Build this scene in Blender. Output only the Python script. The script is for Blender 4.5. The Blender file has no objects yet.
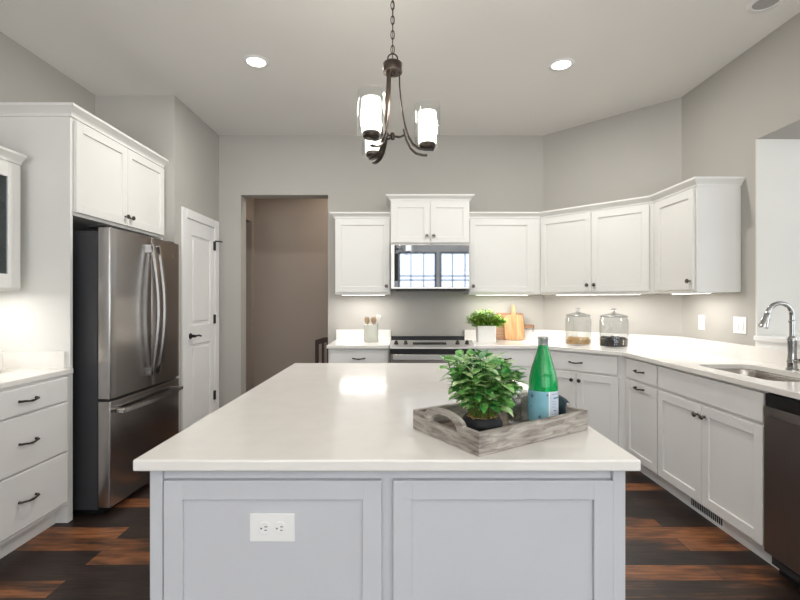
import bpy, bmesh, math, random
from mathutils import Vector, Matrix

scene = bpy.context.scene
COL = scene.collection
PI = math.pi

# ---------------------------------------------------------------- camera, world, lights, exposure
cam_d = bpy.data.cameras.new('camera')
cam_d.sensor_width = 36.0
cam_d.lens = 20.25
cam_d.clip_start = 0.02
cam = bpy.data.objects.new('camera', cam_d)
COL.objects.link(cam)
cam.location = (0, 0, 1.32)
cam.rotation_euler = (PI / 2, 0, 0)
scene.camera = cam

w = bpy.data.worlds.new('sky')
scene.world = w
w.use_nodes = True
nt = w.node_tree
bg = nt.nodes['Background']
bg.inputs['Color'].default_value = (0.80, 0.89, 1.0, 1)
bg.inputs['Strength'].default_value = 1.6

scene.view_settings.view_transform = 'Standard'
scene.view_settings.look = 'None'
scene.view_settings.gamma = 1.0
scene.view_settings.use_curve_mapping = False
scene.view_settings.exposure = -0.12
scene.cycles.use_denoising = True
scene.cycles.max_bounces = 10
scene.cycles.diffuse_bounces = 6
scene.cycles.transmission_bounces = 10
scene.cycles.transparent_max_bounces = 12
scene.cycles.sample_clamp_indirect = 6.0


def area(name, loc, rot, sx, sy, power, color=(1, 1, 1), spread=180):
    l = bpy.data.lights.new(name, 'AREA')
    l.shape = 'RECTANGLE'
    l.size, l.size_y = sx, sy
    l.energy = power
    l.color = color
    l.spread = math.radians(spread)
    o = bpy.data.objects.new(name, l)
    COL.objects.link(o)
    o.location = loc
    o.rotation_euler = rot
    return o


DAY = (0.93, 0.97, 1.0)
# daylight through the tall windows of the living area behind the camera, and the dining side window
WIN_REAR = [(-2.2, -0.35), (-0.05, 1.06), (1.16, 2.27), (2.7, 4.6)]
for x0, x1 in WIN_REAR:
    area('daylight_rear', ((x0 + x1) / 2, -4.74, 1.55), (PI / 2, 0, 0), x1 - x0, 2.3, 24 * (x1 - x0), DAY)
    # added upward fill at the window foot, brightens the ceiling
    area('ceiling_fill', ((x0 + x1) / 2, -4.56, 0.75), (PI / 2 + 1.15, 0, 0), x1 - x0, 0.9, 75 * (x1 - x0), (1.0, 0.99, 0.975), 125)
area('daylight_side', (5.4, 0.6, 1.6), (PI / 2, 0, PI / 2), 3.6, 2.2, 60, DAY)


# ---------------------------------------------------------------- helpers
def lin(c):
    def f(v):
        v = v / 255.0
        return v / 12.92 if v <= 0.04045 else ((v + 0.055) / 1.055) ** 2.4
    return (f(c[0]), f(c[1]), f(c[2]), 1)


def setin(n, names, v):
    for k in names:
        if k in n.inputs:
            n.inputs[k].default_value = v
            return


def mat(name, c, rough=0.5, metal=0.0, var=0.03, vscale=8, bump=0.0, bscale=60, coat=0, trans=0, ior=1.45,
        emit=None, estr=0, spec=0.5, stretch=(1, 1, 1), aniso=0):
    m = bpy.data.materials.new(name)
    m.use_nodes = True
    t = m.node_tree
    b = t.nodes['Principled BSDF']
    base = lin(c)
    tc = t.nodes.new('ShaderNodeTexCoord')
    mp = t.nodes.new('ShaderNodeMapping')
    mp.inputs['Scale'].default_value = stretch
    t.links.new(tc.outputs['Object'], mp.inputs['Vector'])
    if var > 0:
        n = t.nodes.new('ShaderNodeTexNoise')
        n.inputs['Scale'].default_value = vscale
        n.inputs['Detail'].default_value = 4
        t.links.new(mp.outputs['Vector'], n.inputs['Vector'])
        r = t.nodes.new('ShaderNodeValToRGB')
        r.color_ramp.elements[0].position = 0.3
        r.color_ramp.elements[1].position = 0.7
        r.color_ramp.elements[0].color = tuple(max(0, x * (1 - var)) for x in base[:3]) + (1,)
        r.color_ramp.elements[1].color = tuple(min(1, x * (1 + var)) for x in base[:3]) + (1,)
        t.links.new(n.outputs['Fac'], r.inputs['Fac'])
        t.links.new(r.outputs['Color'], b.inputs['Base Color'])
    else:
        b.inputs['Base Color'].default_value = base
    b.inputs['Roughness'].default_value = rough
    b.inputs['Metallic'].default_value = metal
    setin(b, ['Specular IOR Level'], spec)
    setin(b, ['Coat Weight'], coat)
    setin(b, ['Coat Roughness'], 0.05)
    setin(b, ['Transmission Weight'], trans)
    setin(b, ['IOR'], ior)
    setin(b, ['Anisotropic'], aniso)
    if emit:
        setin(b, ['Emission Color'], lin(emit))
        setin(b, ['Emission Strength'], estr)
    if bump > 0:
        n2 = t.nodes.new('ShaderNodeTexNoise')
        n2.inputs['Scale'].default_value = bscale
        n2.inputs['Detail'].default_value = 3
        t.links.new(mp.outputs['Vector'], n2.inputs['Vector'])
        bp = t.nodes.new('ShaderNodeBump')
        bp.inputs['Strength'].default_value = bump
        bp.inputs['Distance'].default_value = 0.004
        t.links.new(n2.outputs['Fac'], bp.inputs['Height'])
        t.links.new(bp.outputs['Normal'], b.inputs['Normal'])
    return m


def thin_glass(name, tint, rough=0.02, refl=0.42, base_refl=0.035):
    """Clear thin-walled glass: mostly transparent with a fresnel reflection."""
    m = bpy.data.materials.new(name)
    m.use_nodes = True
    t = m.node_tree
    t.nodes.clear()
    out = t.nodes.new('ShaderNodeOutputMaterial')
    mx = t.nodes.new('ShaderNodeMixShader')
    tr = t.nodes.new('ShaderNodeBsdfTransparent')
    tr.inputs['Color'].default_value = lin(tint)
    gl = t.nodes.new('ShaderNodeBsdfGlossy')
    gl.inputs['Roughness'].default_value = rough
    lw = t.nodes.new('ShaderNodeLayerWeight')
    lw.inputs['Blend'].default_value = 0.5
    pw = t.nodes.new('ShaderNodeMath')
    pw.operation = 'POWER'
    pw.inputs[1].default_value = 3.0
    t.links.new(lw.outputs['Facing'], pw.inputs[0])
    ad = t.nodes.new('ShaderNodeMath')
    ad.operation = 'MULTIPLY_ADD'
    ad.inputs[1].default_value = refl
    ad.inputs[2].default_value = base_refl
    t.links.new(pw.outputs[0], ad.inputs[0])
    t.links.new(ad.outputs[0], mx.inputs['Fac'])
    t.links.new(tr.outputs[0], mx.inputs[1])
    t.links.new(gl.outputs[0], mx.inputs[2])
    t.links.new(mx.outputs[0], out.inputs['Surface'])
    return m


class MB:
    """Collects shapes, then links them as ONE mesh object."""

    def __init__(self):
        self.bm = bmesh.new()

    def box(self, x0, x1, y0, y1, z0, z1, bev=0.0, M=None):
        r = bmesh.ops.create_cube(self.bm, size=1)
        vs = r['verts']
        for v in vs:
            v.co = Vector(((x0 + x1) / 2 + v.co.x * (x1 - x0), (y0 + y1) / 2 + v.co.y * (y1 - y0), (z0 + z1) / 2 + v.co.z * (z1 - z0)))
        if bev > 0:
            es = list({e for v in vs for e in v.link_edges})
            rr = bmesh.ops.bevel(self.bm, geom=es, offset=bev, segments=2, affect='EDGES', profile=0.5)
            vs = list({v for f in rr['faces'] for v in f.verts} | {v for v in vs if v.is_valid})
        if M is not None:
            for v in vs:
                v.co = M @ v.co
        return self

    def lathe(self, prof, segs=32, center=(0, 0, 0), axis='Z', M=None, cap=False):
        rings = []
        c = Vector(center)
        for r, z in prof:
            ring = []
            for i in range(segs):
                a = 2 * PI * i / segs
                p = Vector((r * math.cos(a), r * math.sin(a), z))
                if axis == 'X':
                    p = Vector((p.z, p.x, p.y))
                elif axis == 'Y':
                    p = Vector((p.x, p.z, p.y))
                p = p + c
                if M is not None:
                    p = M @ p
                ring.append(self.bm.verts.new(p))
            rings.append(ring)
        for a, b in zip(rings, rings[1:]):
            for i in range(segs):
                j = (i + 1) % segs
                self.bm.faces.new((a[i], a[j], b[j], b[i]))
        if prof[0][0] > 1e-6:
            self.bm.faces.new(list(reversed(rings[0])))
        if prof[-1][0] > 1e-6:
            self.bm.faces.new(rings[-1])
        return self

    def tube(self, pts, r, segs=10, closed=False, flat=None):
        """Round (or, with flat=(w,t), strap-shaped) bar along a 3-D polyline; r may be a list."""
        pts = [Vector(p) for p in pts]
        n = len(pts)
        rings = []
        up = None
        for i in range(n):
            if closed:
                t = (pts[(i + 1) % n] - pts[i - 1]).normalized()
            elif i == 0:
                t = (pts[1] - pts[0]).normalized()
            elif i == n - 1:
                t = (pts[-1] - pts[-2]).normalized()
            else:
                t = (pts[i + 1] - pts[i - 1]).normalized()
            if up is None:
                up = Vector((0, 0, 1)) if abs(t.z) < 0.9 else Vector((1, 0, 0))
                if flat and len(flat) > 2:
                    up = Vector(flat[2])
            s = t.cross(up)
            if flat and len(flat) > 2:
                u0 = Vector(flat[2])
                s = (u0 - t * u0.dot(t)).normalized()
                u = s.cross(t)
            else:
                s.normalize()
                u = s.cross(t).normalized()
                up = u
            rad = r[i] if isinstance(r, (list, tuple)) else r
            ring = []
            if flat:
                a, b = flat[0] / 2, flat[1] / 2
                for (q, k) in ((a, b), (-a, b), (-a, -b), (a, -b)):
                    ring.append(self.bm.verts.new(pts[i] + s * q + u * k))
            else:
                for k in range(segs):
                    an = 2 * PI * k / segs
                    ring.append(self.bm.verts.new(pts[i] + s * (rad * math.cos(an)) + u * (rad * math.sin(an))))
            rings.append(ring)
        m = len(rings[0])
        pairs = list(zip(rings, rings[1:])) + ([(rings[-1], rings[0])] if closed else [])
        for a, b in pairs:
            for i in range(m):
                j = (i + 1) % m
                self.bm.faces.new((a[i], a[j], b[j], b[i]))
        if not closed:
            self.bm.faces.new(list(reversed(rings[0])))
            self.bm.faces.new(rings[-1])
        return self

    def prism(self, poly, z0, z1, M=None):
        """Vertical extrusion of a 2-D outline."""
        P = (lambda v: M @ Vector(v)) if M is not None else Vector
        a = [self.bm.verts.new(P((x, y, z0))) for x, y in poly]
        b = [self.bm.verts.new(P((x, y, z1))) for x, y in poly]
        n = len(poly)
        for i in range(n):
            j = (i + 1) % n
            self.bm.faces.new((a[i], a[j], b[j], b[i]))
        self.bm.faces.new(list(reversed(a)))
        self.bm.faces.new(b)
        return self

    def plate(self, outer, hole, z0, z1):
        """Plate with one hole."""
        for z in (z0, z1):
            es = []
            for loop in (outer, hole):
                vs = [self.bm.verts.new((x, y, z)) for x, y in loop]
                for i in range(len(vs)):
                    es.append(self.bm.edges.new((vs[i], vs[(i + 1) % len(vs)])))
            bmesh.ops.triangle_fill(self.bm, use_beauty=True, use_dissolve=False, edges=es)
        for loop in (outer, hole):
            n = len(loop)
            a = [self.bm.verts.new((x, y, z0)) for x, y in loop]
            b = [self.bm.verts.new((x, y, z1)) for x, y in loop]
            for i in range(n):
                j = (i + 1) % n
                self.bm.faces.new((a[i], a[j], b[j], b[i]))
        bmesh.ops.remove_doubles(self.bm, verts=self.bm.verts, dist=1e-5)
        return self

    def sweep(self, path, prof, d0=None, d1=None):
        """Moulding: profile (out, z) carried along a plan polyline; outward = right of travel."""
        n = len(path)
        P = [Vector(p) for p in path]
        secs = []
        for i in range(n):
            if 0 < i < n - 1:
                ta = (P[i] - P[i - 1]).normalized()
                tb = (P[i + 1] - P[i]).normalized()
                na, nb = Vector((ta.y, -ta.x)), Vector((tb.y, -tb.x))
                m = (na + nb).normalized()
                m = m / max(0.2, m.dot(na))
            elif i == 0:
                t = (P[1] - P[0]).normalized()
                m = Vector(d0) if d0 else Vector((t.y, -t.x))
            else:
                t = (P[-1] - P[-2]).normalized()
                m = Vector(d1) if d1 else Vector((t.y, -t.x))
            secs.append([self.bm.verts.new((P[i].x + m.x * o, P[i].y + m.y * o, z)) for o, z in prof])
        k = len(prof)
        for a, b in zip(secs, secs[1:]):
            for i in range(k):
                j = (i + 1) % k
                self.bm.faces.new((a[i], a[j], b[j], b[i]))
        self.bm.faces.new(secs[0])
        self.bm.faces.new(list(reversed(secs[-1])))
        return self

    def build(self, name, material, parent=None, smooth=False, loc=None, rotz=0.0, bevel=0.0):
        bmesh.ops.recalc_face_normals(self.bm, faces=self.bm.faces)
        me = bpy.data.meshes.new(name)
        self.bm.to_mesh(me)
        self.bm.free()
        if smooth:
            me.shade_smooth() if hasattr(me, 'shade_smooth') else None
            try:
                me.set_sharp_from_angle(angle=math.radians(38))
            except Exception:
                pass
        for mm in (material if isinstance(material, (list, tuple)) else [material]):
            me.materials.append(mm)
        o = bpy.data.objects.new(name, me)
        COL.objects.link(o)
        if parent is not None:
            o.parent = parent
        if loc is not None:
            o.location = loc
        o.rotation_euler = (0, 0, rotz)
        if bevel:
            bv = o.modifiers.new('edge', 'BEVEL')
            bv.width = bevel
            bv.segments = 2
            bv.limit_method = 'ANGLE'
        return o


def tag(o, label, cat, group=None, kind=None):
    o['label'] = label
    o['category'] = cat
    if group:
        o['group'] = group
    if kind:
        o['kind'] = kind
    return o


def thing(name, label, cat, loc=(0, 0, 0), rotz=0.0, group=None):
    o = bpy.data.objects.new(name, None)
    o.empty_display_size = 0.1
    COL.objects.link(o)
    o.location = loc
    o.rotation_euler = (0, 0, rotz)
    return tag(o, label, cat, group)


def struct(o):
    o['kind'] = 'structure'
    return o


def copy_tree(o, parent=None):
    c = o.copy()
    COL.objects.link(c)
    if parent is not None:
        c.parent = parent
    for ch in list(o.children):
        copy_tree(ch, c)
    return c


# ---------------------------------------------------------------- materials
M_WALL = mat('wall_paint', (176, 173, 167), 0.85, var=0.012, vscale=3, bump=0.05, bscale=180)
M_HALL = mat('hall_paint', (170, 158, 148), 0.9, var=0.012, vscale=3, bump=0.05, bscale=180)
M_DINING = mat('pale_dining_paint', (220, 218, 212), 0.9, var=0.012, vscale=3)
M_CEIL = mat('ceiling_paint', (228, 226, 222), 0.9, var=0.01, vscale=2, bump=0.05, bscale=160)
M_TRIM = mat('trim_paint', (232, 232, 231), 0.4, var=0.008)
M_CAB = mat('cabinet_paint', (226, 225, 221), 0.38, var=0.008, vscale=4)
M_BASE = mat('base_cabinet_paint', (231, 230, 228), 0.38, var=0.008, vscale=4)
M_ISLAND = mat('island_grey_paint', (201, 203, 208), 0.42, var=0.01, vscale=4)
M_QUARTZ = mat('white_quartz', (237, 234, 229), 0.14, var=0.02, vscale=14, spec=0.5)
M_BRONZE = mat('dark_bronze', (70, 62, 56), 0.32, 0.85, var=0.12, vscale=40)
M_KNOB = mat('pewter_knob', (105, 98, 92), 0.25, 0.95, var=0.08, vscale=50)
M_BLACK = mat('black_plastic', (22, 22, 23), 0.35, var=0.1, vscale=30)
M_BLACKGLASS = mat('black_glass', (10, 10, 11), 0.06, var=0.05, vscale=10, spec=0.6)
M_CHROME = mat('polished_chrome', (168, 167, 166), 0.07, 1.0, var=0.02, vscale=20)
M_STEEL = mat('brushed_steel', (178, 172, 166), 0.24, 1.0, var=0.05, vscale=6, stretch=(60, 60, 1.0), aniso=0.5)
M_DOORSTEEL = mat('fridge_steel', (170, 166, 163), 0.24, 1.0, var=0.05, vscale=5, stretch=(1, 60, 60), aniso=0.4)
M_RANGESTEEL = mat('satin_range_steel', (184, 182, 180), 0.5, 0.75, var=0.03)
M_DWHANDLE = mat('dark_steel_handle', (186, 178, 174), 0.25, 1.0, var=0.03)
M_DWSTEEL = mat('dark_steel', (138, 127, 122), 0.38, 1.0, var=0.05, vscale=5, stretch=(60, 60, 1))
M_FRIDGESIDE = mat('fridge_side_grey', (58, 59, 62), 0.45, 0.2, var=0.04)
M_HANDLE = mat('satin_handle', (200, 198, 196), 0.16, 1.0, var=0.03, vscale=10)
M_MIRRORGLASS = mat('mirror_glass', (150, 155, 165), 0.03, 1.0, var=0.01, vscale=3)
M_WHITEPL = mat('white_plastic', (240, 240, 239), 0.35, var=0.005)
M_SLOT = mat('slot_dark', (40, 38, 38), 0.6, var=0.05)
M_CLEAR = thin_glass('clear_glass', (253, 254, 254))
M_PANE = thin_glass('cabinet_pane', (205, 210, 212))
M_FROST = mat('lit_frosted_glass', (255, 252, 245), 0.5, var=0.0, emit=(255, 250, 240), estr=2.6)
M_LENS = mat('lit_lens', (255, 252, 246), 0.5, var=0.0, emit=(255, 250, 242), estr=7.0)
M_DIMLENS = mat('unlit_lens', (170, 168, 166), 0.5, var=0.02)
M_SOIL = mat('bark_chips', (176, 146, 92), 0.9, var=0.35, vscale=90, bump=0.6, bscale=120)
M_POT = mat('black_ceramic', (28, 29, 34), 0.55, var=0.15, vscale=30, bump=0.1, bscale=90)
M_PLANTER = mat('white_ceramic', (236, 234, 231), 0.4, var=0.015, vscale=30)
M_CROCK = mat('pale_celadon_glaze', (205, 206, 196), 0.25, var=0.02, vscale=20)
M_SPOON = mat('wood_spoon', (172, 146, 116), 0.6, var=0.18, vscale=12, stretch=(6, 6, 1))
M_SOAPWHITE = mat('white_spatula', (240, 238, 234), 0.5, var=0.01)
M_STEM = mat('plant_stem', (96, 120, 52), 0.6, var=0.1)
M_BOTTLE = mat('green_bottle_glass', (24, 190, 104), 0.03, var=0.0, trans=0.8, ior=1.33, coat=0.5)
M_BOTTLELIP = mat('silver_cap', (196, 200, 202), 0.25, 0.8, var=0.03)
M_LABELBLUE = mat('label_blue', (140, 196, 212), 0.55, var=0.04, vscale=60)
M_LABELPALE = mat('label_pale', (206, 216, 230), 0.55, var=0.03, vscale=60)
M_LABELWHITE = mat('label_white', (244, 246, 248), 0.5, var=0.0)
M_LABELINK = mat('label_ink', (84, 108, 142), 0.6, var=0.1, vscale=90)
M_CLOTH = mat('dark_teal_cloth', (50, 68, 74), 0.85, var=0.2, vscale=60, bump=0.3, bscale=300)
M_CHAIR = mat('dark_walnut', (62, 46, 38), 0.45, var=0.2, vscale=8, stretch=(8, 8, 1))
M_TREAT = mat('tan_treats', (196, 160, 108), 0.8, var=0.3, vscale=60)
M_COFFEE = mat('black_beans', (34, 30, 30), 0.45, var=0.4, vscale=90)
M_CREAM = mat('cream_treats', (232, 222, 196), 0.7, var=0.05)
M_CORD = mat('leather_cord', (70, 58, 48), 0.8, var=0.1)
M_GOLD = mat('emblem_metal', (190, 180, 170), 0.3, 1.0, var=0.02)
M_ALCOVE = mat('alcove_paint', (120, 114, 108), 0.9, var=0.02)


def floor_mat():
    m = bpy.data.materials.new('plank_floor')
    m.use_nodes = True
    t = m.node_tree
    b = t.nodes['Principled BSDF']
    tc = t.nodes.new('ShaderNodeTexCoord')
    br = t.nodes.new('ShaderNodeTexBrick')
    br.offset = 0.37
    br.offset_frequency = 2
    br.inputs['Color1'].default_value = (0, 0, 0, 1)
    br.inputs['Color2'].default_value = (1, 1, 1, 1)
    br.inputs['Mortar'].default_value = (0.5, 0.5, 0.5, 1)
    br.inputs['Scale'].default_value = 1.0
    br.inputs['Mortar Size'].default_value = 0.0012
    br.inputs['Brick Width'].default_value = 0.92
    br.inputs['Row Height'].default_value = 0.125
    mpb = t.nodes.new('ShaderNodeMapping')
    mpb.inputs['Location'].default_value = (0.31, 0.008, 0)
    t.links.new(tc.outputs['Object'], mpb.inputs['Vector'])
    t.links.new(mpb.outputs['Vector'], br.inputs['Vector'])
    r = t.nodes.new('ShaderNodeValToRGB')
    cr = r.color_ramp
    cr.elements[0].position = 0.0
    cr.elements[0].color = lin((38, 27, 24))
    cr.elements[1].position = 1.0
    cr.elements[1].color = lin((150, 98, 62))
    for p, c in ((0.45, (46, 35, 31)), (0.66, (58, 43, 36)), (0.74, (86, 58, 42)), (0.86, (124, 78, 48))):
        e = cr.elements.new(p)
        e.color = lin(c)
    mpc = t.nodes.new('ShaderNodeMapping')
    mpc.inputs['Scale'].default_value = (1.8, 7.0, 1)
    t.links.new(tc.outputs['Object'], mpc.inputs['Vector'])
    nb_ = t.nodes.new('ShaderNodeTexNoise')
    nb_.inputs['Scale'].default_value = 1.6
    nb_.inputs['Detail'].default_value = 3
    t.links.new(mpc.outputs['Vector'], nb_.inputs['Vector'])
    ma = t.nodes.new('ShaderNodeMath')
    ma.operation = 'MULTIPLY_ADD'
    ma.inputs[1].default_value = 1.1
    ma.inputs[2].default_value = -0.57
    t.links.new(nb_.outputs['Fac'], ma.inputs[0])
    mb_ = t.nodes.new('ShaderNodeMath')
    mb_.operation = 'ADD'
    t.links.new(br.outputs['Color'], mb_.inputs[0])
    t.links.new(ma.outputs[0], mb_.inputs[1])
    t.links.new(mb_.outputs[0], r.inputs['Fac'])
    mp = t.nodes.new('ShaderNodeMapping')
    mp.inputs['Scale'].default_value = (2.2, 26, 1)
    t.links.new(tc.outputs['Object'], mp.inputs['Vector'])
    n = t.nodes.new('ShaderNodeTexNoise')
    n.inputs['Scale'].default_value = 3.0
    n.inputs['Detail'].default_value = 8
    n.inputs['Distortion'].default_value = 0.6
    t.links.new(mp.outputs['Vector'], n.inputs['Vector'])
    r2 = t.nodes.new('ShaderNodeValToRGB')
    r2.color_ramp.elements[0].position = 0.3
    r2.color_ramp.elements[0].color = (0.30, 0.29, 0.28, 1)
    r2.color_ramp.elements[1].position = 0.68
    r2.color_ramp.elements[1].color = (1.35, 1.28, 1.2, 1)
    t.links.new(n.outputs['Fac'], r2.inputs['Fac'])
    mx = t.nodes.new('ShaderNodeMix')
    mx.data_type = 'RGBA'
    mx.blend_type = 'MULTIPLY'
    mx.inputs['Factor'].default_value = 0.9
    t.links.new(r.outputs['Color'], mx.inputs['A'])
    t.links.new(r2.outputs['Color'], mx.inputs['B'])
    dk = t.nodes.new('ShaderNodeMix')
    dk.data_type = 'RGBA'
    dk.inputs['B'].default_value = lin((20, 14, 12))
    t.links.new(br.outputs['Fac'], dk.inputs['Factor'])
    t.links.new(mx.outputs['Result'], dk.inputs['A'])
    t.links.new(dk.outputs['Result'], b.inputs['Base Color'])
    b.inputs['Roughness'].default_value = 0.42
    bp = t.nodes.new('ShaderNodeBump')
    bp.inputs['Strength'].default_value = 0.12
    bp.inputs['Distance'].default_value = 0.003
    t.links.new(n.outputs['Fac'], bp.inputs['Height'])
    t.links.new(bp.outputs['Normal'], b.inputs['Normal'])
    return m


def wood_mat(name, cols, scale=(3, 3, 30), rough=0.5, nscale=2.0, stripe=None):
    """Streaky wood grain; stripe=(axis scale) adds glued staves."""
    m = bpy.data.materials.new(name)
    m.use_nodes = True
    t = m.node_tree
    b = t.nodes['Principled BSDF']
    tc = t.nodes.new('ShaderNodeTexCoord')
    mp = t.nodes.new('ShaderNodeMapping')
    mp.inputs['Scale'].default_value = scale
    t.links.new(tc.outputs['Object'], mp.inputs['Vector'])
    n = t.nodes.new('ShaderNodeTexNoise')
    n.inputs['Scale'].default_value = nscale
    n.inputs['Detail'].default_value = 7
    n.inputs['Distortion'].default_value = 0.8
    t.links.new(mp.outputs['Vector'], n.inputs['Vector'])
    r = t.nodes.new('ShaderNodeValToRGB')
    k = len(cols)
    r.color_ramp.elements[0].position = 0.25
    r.color_ramp.elements[0].color = lin(cols[0])
    r.color_ramp.elements[1].position = 0.75
    r.color_ramp.elements[1].color = lin(cols[-1])
    for i, c in enumerate(cols[1:-1], 1):
        e = r.color_ramp.elements.new(0.25 + 0.5 * i / (k - 1))
        e.color = lin(c)
    t.links.new(n.outputs['Fac'], r.inputs['Fac'])
    t.links.new(r.outputs['Color'], b.inputs['Base Color'])
    b.inputs['Roughness'].default_value = rough
    bp = t.nodes.new('ShaderNodeBump')
    bp.inputs['Strength'].default_value = 0.35
    bp.inputs['Distance'].default_value = 0.003
    t.links.new(n.outputs['Fac'], bp.inputs['Height'])
    t.links.new(bp.outputs['Normal'], b.inputs['Normal'])
    return m


def leaf_mat(name, dark, mid, light, edge=None):
    """Leaf green varied leaf by leaf, with mottled variegation."""
    m = bpy.data.materials.new(name)
    m.use_nodes = True
    t = m.node_tree
    b = t.nodes['Principled BSDF']
    g = t.nodes.new('ShaderNodeNewGeometry')
    tc = t.nodes.new('ShaderNodeTexCoord')
    n = t.nodes.new('ShaderNodeTexNoise')
    n.inputs['Scale'].default_value = 55
    n.inputs['Detail'].default_value = 2
    t.links.new(tc.outputs['Object'], n.inputs['Vector'])
    mt = t.nodes.new('ShaderNodeMath')
    mt.operation = 'MULTIPLY_ADD'
    mt.inputs[1].default_value = 0.75
    t.links.new(g.outputs['Random Per Island'], mt.inputs[0])
    m2 = t.nodes.new('ShaderNodeMath')
    m2.operation = 'MULTIPLY_ADD'
    m2.inputs[1].default_value = 1.4
    m2.inputs[2].default_value = -0.55
    t.links.new(n.outputs['Fac'], m2.inputs[0])
    t.links.new(m2.outputs[0], mt.inputs[2])
    r = t.nodes.new('ShaderNodeValToRGB')
    r.color_ramp.elements[0].position = 0.1
    r.color_ramp.elements[0].color = lin(dark)
    r.color_ramp.elements[1].position = 0.95
    r.color_ramp.elements[1].color = lin(light)
    e = r.color_ramp.elements.new(0.5)
    e.color = lin(mid)
    t.links.new(mt.outputs[0], r.inputs['Fac'])
    t.links.new(r.outputs['Color'], b.inputs['Base Color'])
    b.inputs['Roughness'].default_value = 0.38
    setin(b, ['Subsurface Weight'], 0.0)
    return m


M_FLOOR = floor_mat()
M_TRAY = wood_mat('whitewashed_wood', [(104, 94, 86), (150, 142, 134), (176, 169, 160), (206, 200, 192)], scale=(7, 7, 40), rough=0.8)
M_TRAYIN = wood_mat('grey_brown_wood', [(82, 70, 62), (112, 98, 88), (138, 124, 112)], scale=(6, 30, 30), rough=0.8)
M_BOARD = wood_mat('light_board_wood', [(160, 112, 70), (188, 142, 96), (212, 172, 126)], scale=(26, 8, 2.0), rough=0.5)
M_BOARDDARK = wood_mat('brown_board_wood', [(120, 88, 66), (152, 116, 88), (178, 144, 114)], scale=(2.0, 8, 26), rough=0.55)
M_LEAF = leaf_mat('variegated_leaf', (40, 122, 62), (106, 180, 82), (226, 242, 188))
M_FERN = leaf_mat('bright_leaf', (70, 126, 24), (126, 180, 44), (190, 220, 90))

# ---------------------------------------------------------------- the room
CEIL = 3.02
YB = 4.65            # back wall
XR = 2.36            # right wall
XL = -2.53           # left wall
YD = 3.77            # where the diagonal wall meets the right wall
XD = 1.48            # where the diagonal wall meets the back wall
XP = -1.872           # pantry wall
YP = 3.735
OX0, OX1, OZ = -1.645, -0.744, 2.405   # hall opening

struct(MB().box(-3.2, 5.6, -4.7, 6.2, -0.05, 0.0).build('floor', M_FLOOR))
struct(MB().box(-3.2, 5.6, -4.7, 6.2, CEIL, CEIL + 0.1).build('ceiling', M_CEIL))
m = MB()
m.box(XP, OX0, YB, YB + 0.16, 0, CEIL)
m.box(OX0, OX1, YB, YB + 0.16, OZ, CEIL)
m.box(OX1, XD + 0.1, YB, YB + 0.16, 0, CEIL)
struct(m.build('wall_back', M_WALL))
m = MB()
m.prism([(XD, YB), (XR, YD), (XR + 0.12, YD + 0.05), (XD + 0.05, YB + 0.12)], 0, CEIL)
struct(m.build('wall_diagonal', M_WALL))
OY0, OY1, OTOP, LEDGE = 0.75, 2.975, 2.384, 1.055
m = MB()
m.box(XR, XR + 0.14, OY1 + 0.012, YD + 0.1, 0, CEIL)
m.box(XR, XR + 0.32, OY1, OY1 + 0.012, OTOP, CEIL)
m.box(XR, XR + 0.32, OY0, OY1, OTOP, CEIL)
m.box(XR, XR + 0.14, OY0, OY1, 0, LEDGE)
m.box(XR, XR + 0.14, OY0 - 0.14, OY0, 0, CEIL)
struct(m.build('wall_right', M_WALL))
struct(MB().box(XR, XR + 0.32, OY1, OY1 + 0.012, LEDGE, OTOP).box(XR + 0.32, 5.6, OY1, OY1 + 0.012, 0, CEIL).build('wall_dining', M_DINING))
m = MB()
m.box(XR - 0.025, XR + 0.30, OY0, OY1, LEDGE, LEDGE + 0.03, 0.004)
m.box(XR - 0.012, XR + 0.0, OY0, OY1, LEDGE - 0.05, LEDGE, 0.002)
struct(m.build('trim_1', M_TRIM))
struct(MB().box(XL - 0.12, XL, -4.7, YP, 0, CEIL).build('wall_left', M_WALL))
m = MB()
m.box(XL - 0.12, XP - 0.12, YP, YP + 0.1, 0, CEIL)
DY0, DY1, DZ = 3.92, 4.515, 2.045
m.box(XP - 0.12, XP, YP, DY0, 0, CEIL)
m.box(XP - 0.12, XP, DY1, YB + 0.16, 0, CEIL)
m.box(XP - 0.12, XP, DY0, DY1, DZ, CEIL)
struct(m.build('wall_pantry', M_WALL))
# hall beyond the opening
HX, HY = -1.88, 5.80
m = MB()
m.box(HX - 0.1, HX, YB + 0.16, 5.45, 0, CEIL)
m.box(HX - 0.1, HX, 5.45, 5.70, 2.31, CEIL)
m.box(HX - 0.1, HX, 5.70, HY + 0.1, 0, CEIL)
m.box(HX - 0.6, HX - 0.5, 5.3, 5.9, 0, CEIL)
m.box(HX - 0.5, HX - 0.1, 5.35, 5.45, 0, CEIL)
m.box(HX - 0.5, HX - 0.1, 5.70, 5.80, 0, CEIL)
m.box(HX, 2.0, HY, HY + 0.1, 0, CEIL)
m.box(2.0, 2.1, YB + 0.16, HY + 0.1, 0, CEIL)
struct(m.build('wall_hall', M_HALL))
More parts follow.
